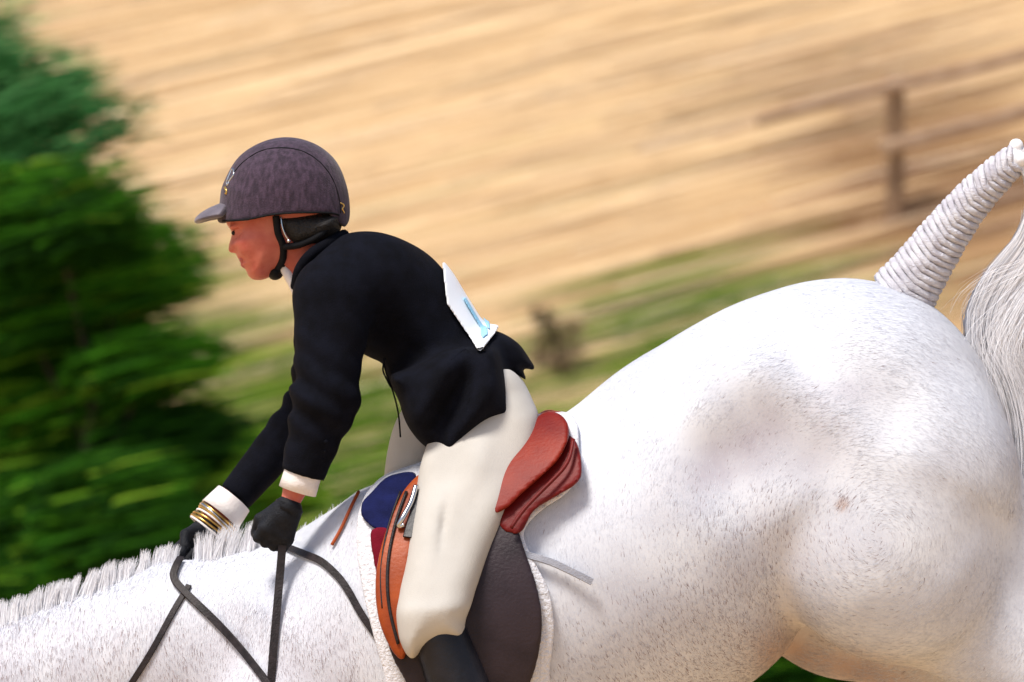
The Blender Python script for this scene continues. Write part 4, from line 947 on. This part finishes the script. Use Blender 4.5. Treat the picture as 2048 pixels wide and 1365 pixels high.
# breeches
Fr = Field(-.30, .12, -.50, .50, 1.22, 1.85, .0055)
THN = [(852, 905), (834, 990), (815, 1090), (801, 1180), (797, 1240), (806, 1284), (826, 1311), (850, 1290), (890, 1276), (926, 1270), (933, 1232), (962, 1150), (1000, 1062), (1040, 962), (1077, 852), (1064, 800), (1030, 750), (985, 735), (930, 760), (880, 830)]
ythn = lambda s: (lambda X, Z: s * np.clip(.150 + (1.76 - Z) * .55, .13, .372))
Fr.inflate(THN, .074, .062, -.26, ythn(-1), .03)
Fr.inflate([(u - 85, v + (12 if v > 900 else 0)) for u, v in THN], .082, .085, -.10, ythn(1), .03)
Fr.inflate([(900, 800), (960, 735), (1030, 745), (1064, 800), (1077, 852), (1040, 900), (960, 930), (890, 900)], .155, .09, 0, 0, .04)
X = Fr.x[:, None, None]; Z = Fr.z[None, None, :]; Y = Fr.y[None, :, None]
cr = .010 * np.exp(-((X - W(888, 0, -.35)[0] - (Z - W(0, 1040, -.35)[2]) * .12) / .007) ** 2) * np.exp(-((Z - W(0, 1050, -.35)[2]) / .05) ** 2)
cr = cr + .0010 * np.sin(95 * (X * .30 + Z * .95) + 3 * np.sin(20 * X)) * np.exp(-((Z - W(0, 1225, -.35)[2]) / .05) ** 2) + .006 * np.sin(62 * (Z * .8 - X * .9) + 2 * np.sin(17 * Z)) * np.exp(-((Z - W(0, 915)[2]) / .07) ** 2)
cr = cr + .0015 * np.sin(40 * (Z * .5 + X)) + .0009 * np.sin(55 * (X * 1.1 + Z * .35)) * np.exp(-((Z - W(0, 1080)[2]) / .12) ** 2)
Fr.D = (Fr.D + cr).astype(np.float32)
br_ = link('breeches', Fr.mesh('breeches', 4), M['breeches'], rider)
tube('knee_seam', onpath(Fr, [(822, 1075), (860, 1090), (895, 1125), (915, 1180), (920, 1262)], -.0012), .0013, M['breeches'], br_, 6)
tube('seam', onpath(Fr, [(930, 905), (905, 960), (893, 1020), (886, 1090)], -.0012), .0016, M['breeches'], br_, 6)
# boots
for s in (-1, 1):
    kn = W(880 - (85 if s > 0 else 0), 1225, 0) * [1, 0, 1] + [0, .365 * s, 0]; an = kn + (W(1000, 1680) - W(880, 1225)) * [1, 0, 1]
    Fo = Field(kn[0] - .16, an[0] + .14, min(s * .26, s * .48), max(s * .26, s * .48), an[2] - .12, kn[2] + .06, .006)
    top = kn + (W(885, 1255) - W(880, 1225)) * [1, 0, 1]; calf = kn + (W(945, 1420) - W(880, 1225)) * [1, 0, 1]
    Fo.cone(top, calf, .056, .066, 1, .02); Fo.cone(calf, an, .066, .044, 1, .02); Fo.cone(an, an + [.01, 0, -.05], .044, .042, 1, .02)
    Fo.cone(an + [.015, 0, -.055], an + [-.165, s * .02, -.045], .038, .030, 1, .02)
    cutd = np.array([W(u - (85 if s > 0 else 0), v, -.33 * 1)[[0, 2]] for u, v in ((780, 1296), (826, 1292), (850, 1268), (890, 1256), (932, 1250), (960, 1240), (1100, 1230), (1300, 2100), (600, 2100))])
    Fo.D = np.maximum(Fo.D, polydist(cutd, Fo.x, Fo.z)[:, None, :]).astype(np.float32)
    link('boot', Fo.mesh('boot', 2), M['boot'], rider)
    st = an + [-.07, 0, -.085]
    t = np.linspace(0, 2 * np.pi, 25)
    ring = np.stack([st[0] + 0 * t, st[1] + .06 * np.sin(t), st[2] + .07 + .07 * -np.cos(t)], 1)
    tube('stirrup', ring, .006, M['metal'], saddle, 8)
    tube('stirrup_strap', np.array([[st[0], st[1], st[2] + .14], [st[0] * .6 + kn[0] * .4, .34 * s, 1.25], [kn[0] + .03, .335 * s, 1.38]]), .009, M['strap'], saddle, 6)

# number card tied round the back of the jacket
Fj2 = Field(W(840, 0)[0], W(1050, 0)[0], -.24, .24, W(0, 780)[2], W(0, 440)[2], .0035)
Fj2.D = Fj.sample(Fj2.x[:, None, None], Fj2.y[None, :, None], Fj2.z[None, None, :]).astype(np.float32); Fj2.norm()
Fj3 = Field(W(910, 0)[0], W(1000, 0)[0], -.20, .20, W(0, 690)[2], W(0, 570)[2], .0022); Fj3.D = Fj2.sample(Fj3.x[:, None, None], Fj3.y[None, :, None], Fj3.z[None, None, :]).astype(np.float32)
P_ = lambda pts: np.array([W(u, v, -.08)[[0, 2]] for u, v in pts])
card = shell('number_card', P_([(884, 526), (894, 608), (960, 706), (992, 664), (1005, 640), (965, 590), (930, 530), (905, 495)]), .009, .007, M['card'], rider, 1, Fj2, rnd=.001)
shell('numeral', P_([(926, 598), (931, 594), (965, 650), (974, 654), (976, 668), (966, 676), (960, 668), (961, 656)]), .0142, .006, M['ink'], card, 1, Fj3, rnd=.0005)
shell('numeral', P_([(936, 586), (942, 583), (978, 640), (981, 660), (975, 656), (968, 640)]), .0142, .006, M['ink'], card, 1, Fj3, rnd=.0005)
for u, v in ((900, 545), (930, 646), (962, 690)):
    p = np.array(W(u, v)) * [1, 0, 1] + [0, -.10, 0]
strg = onpath(Fj, [(929, 650), (933, 647), (936, 642)], .012); tube('card_string', strg, .0012, M['black'], card, 6)
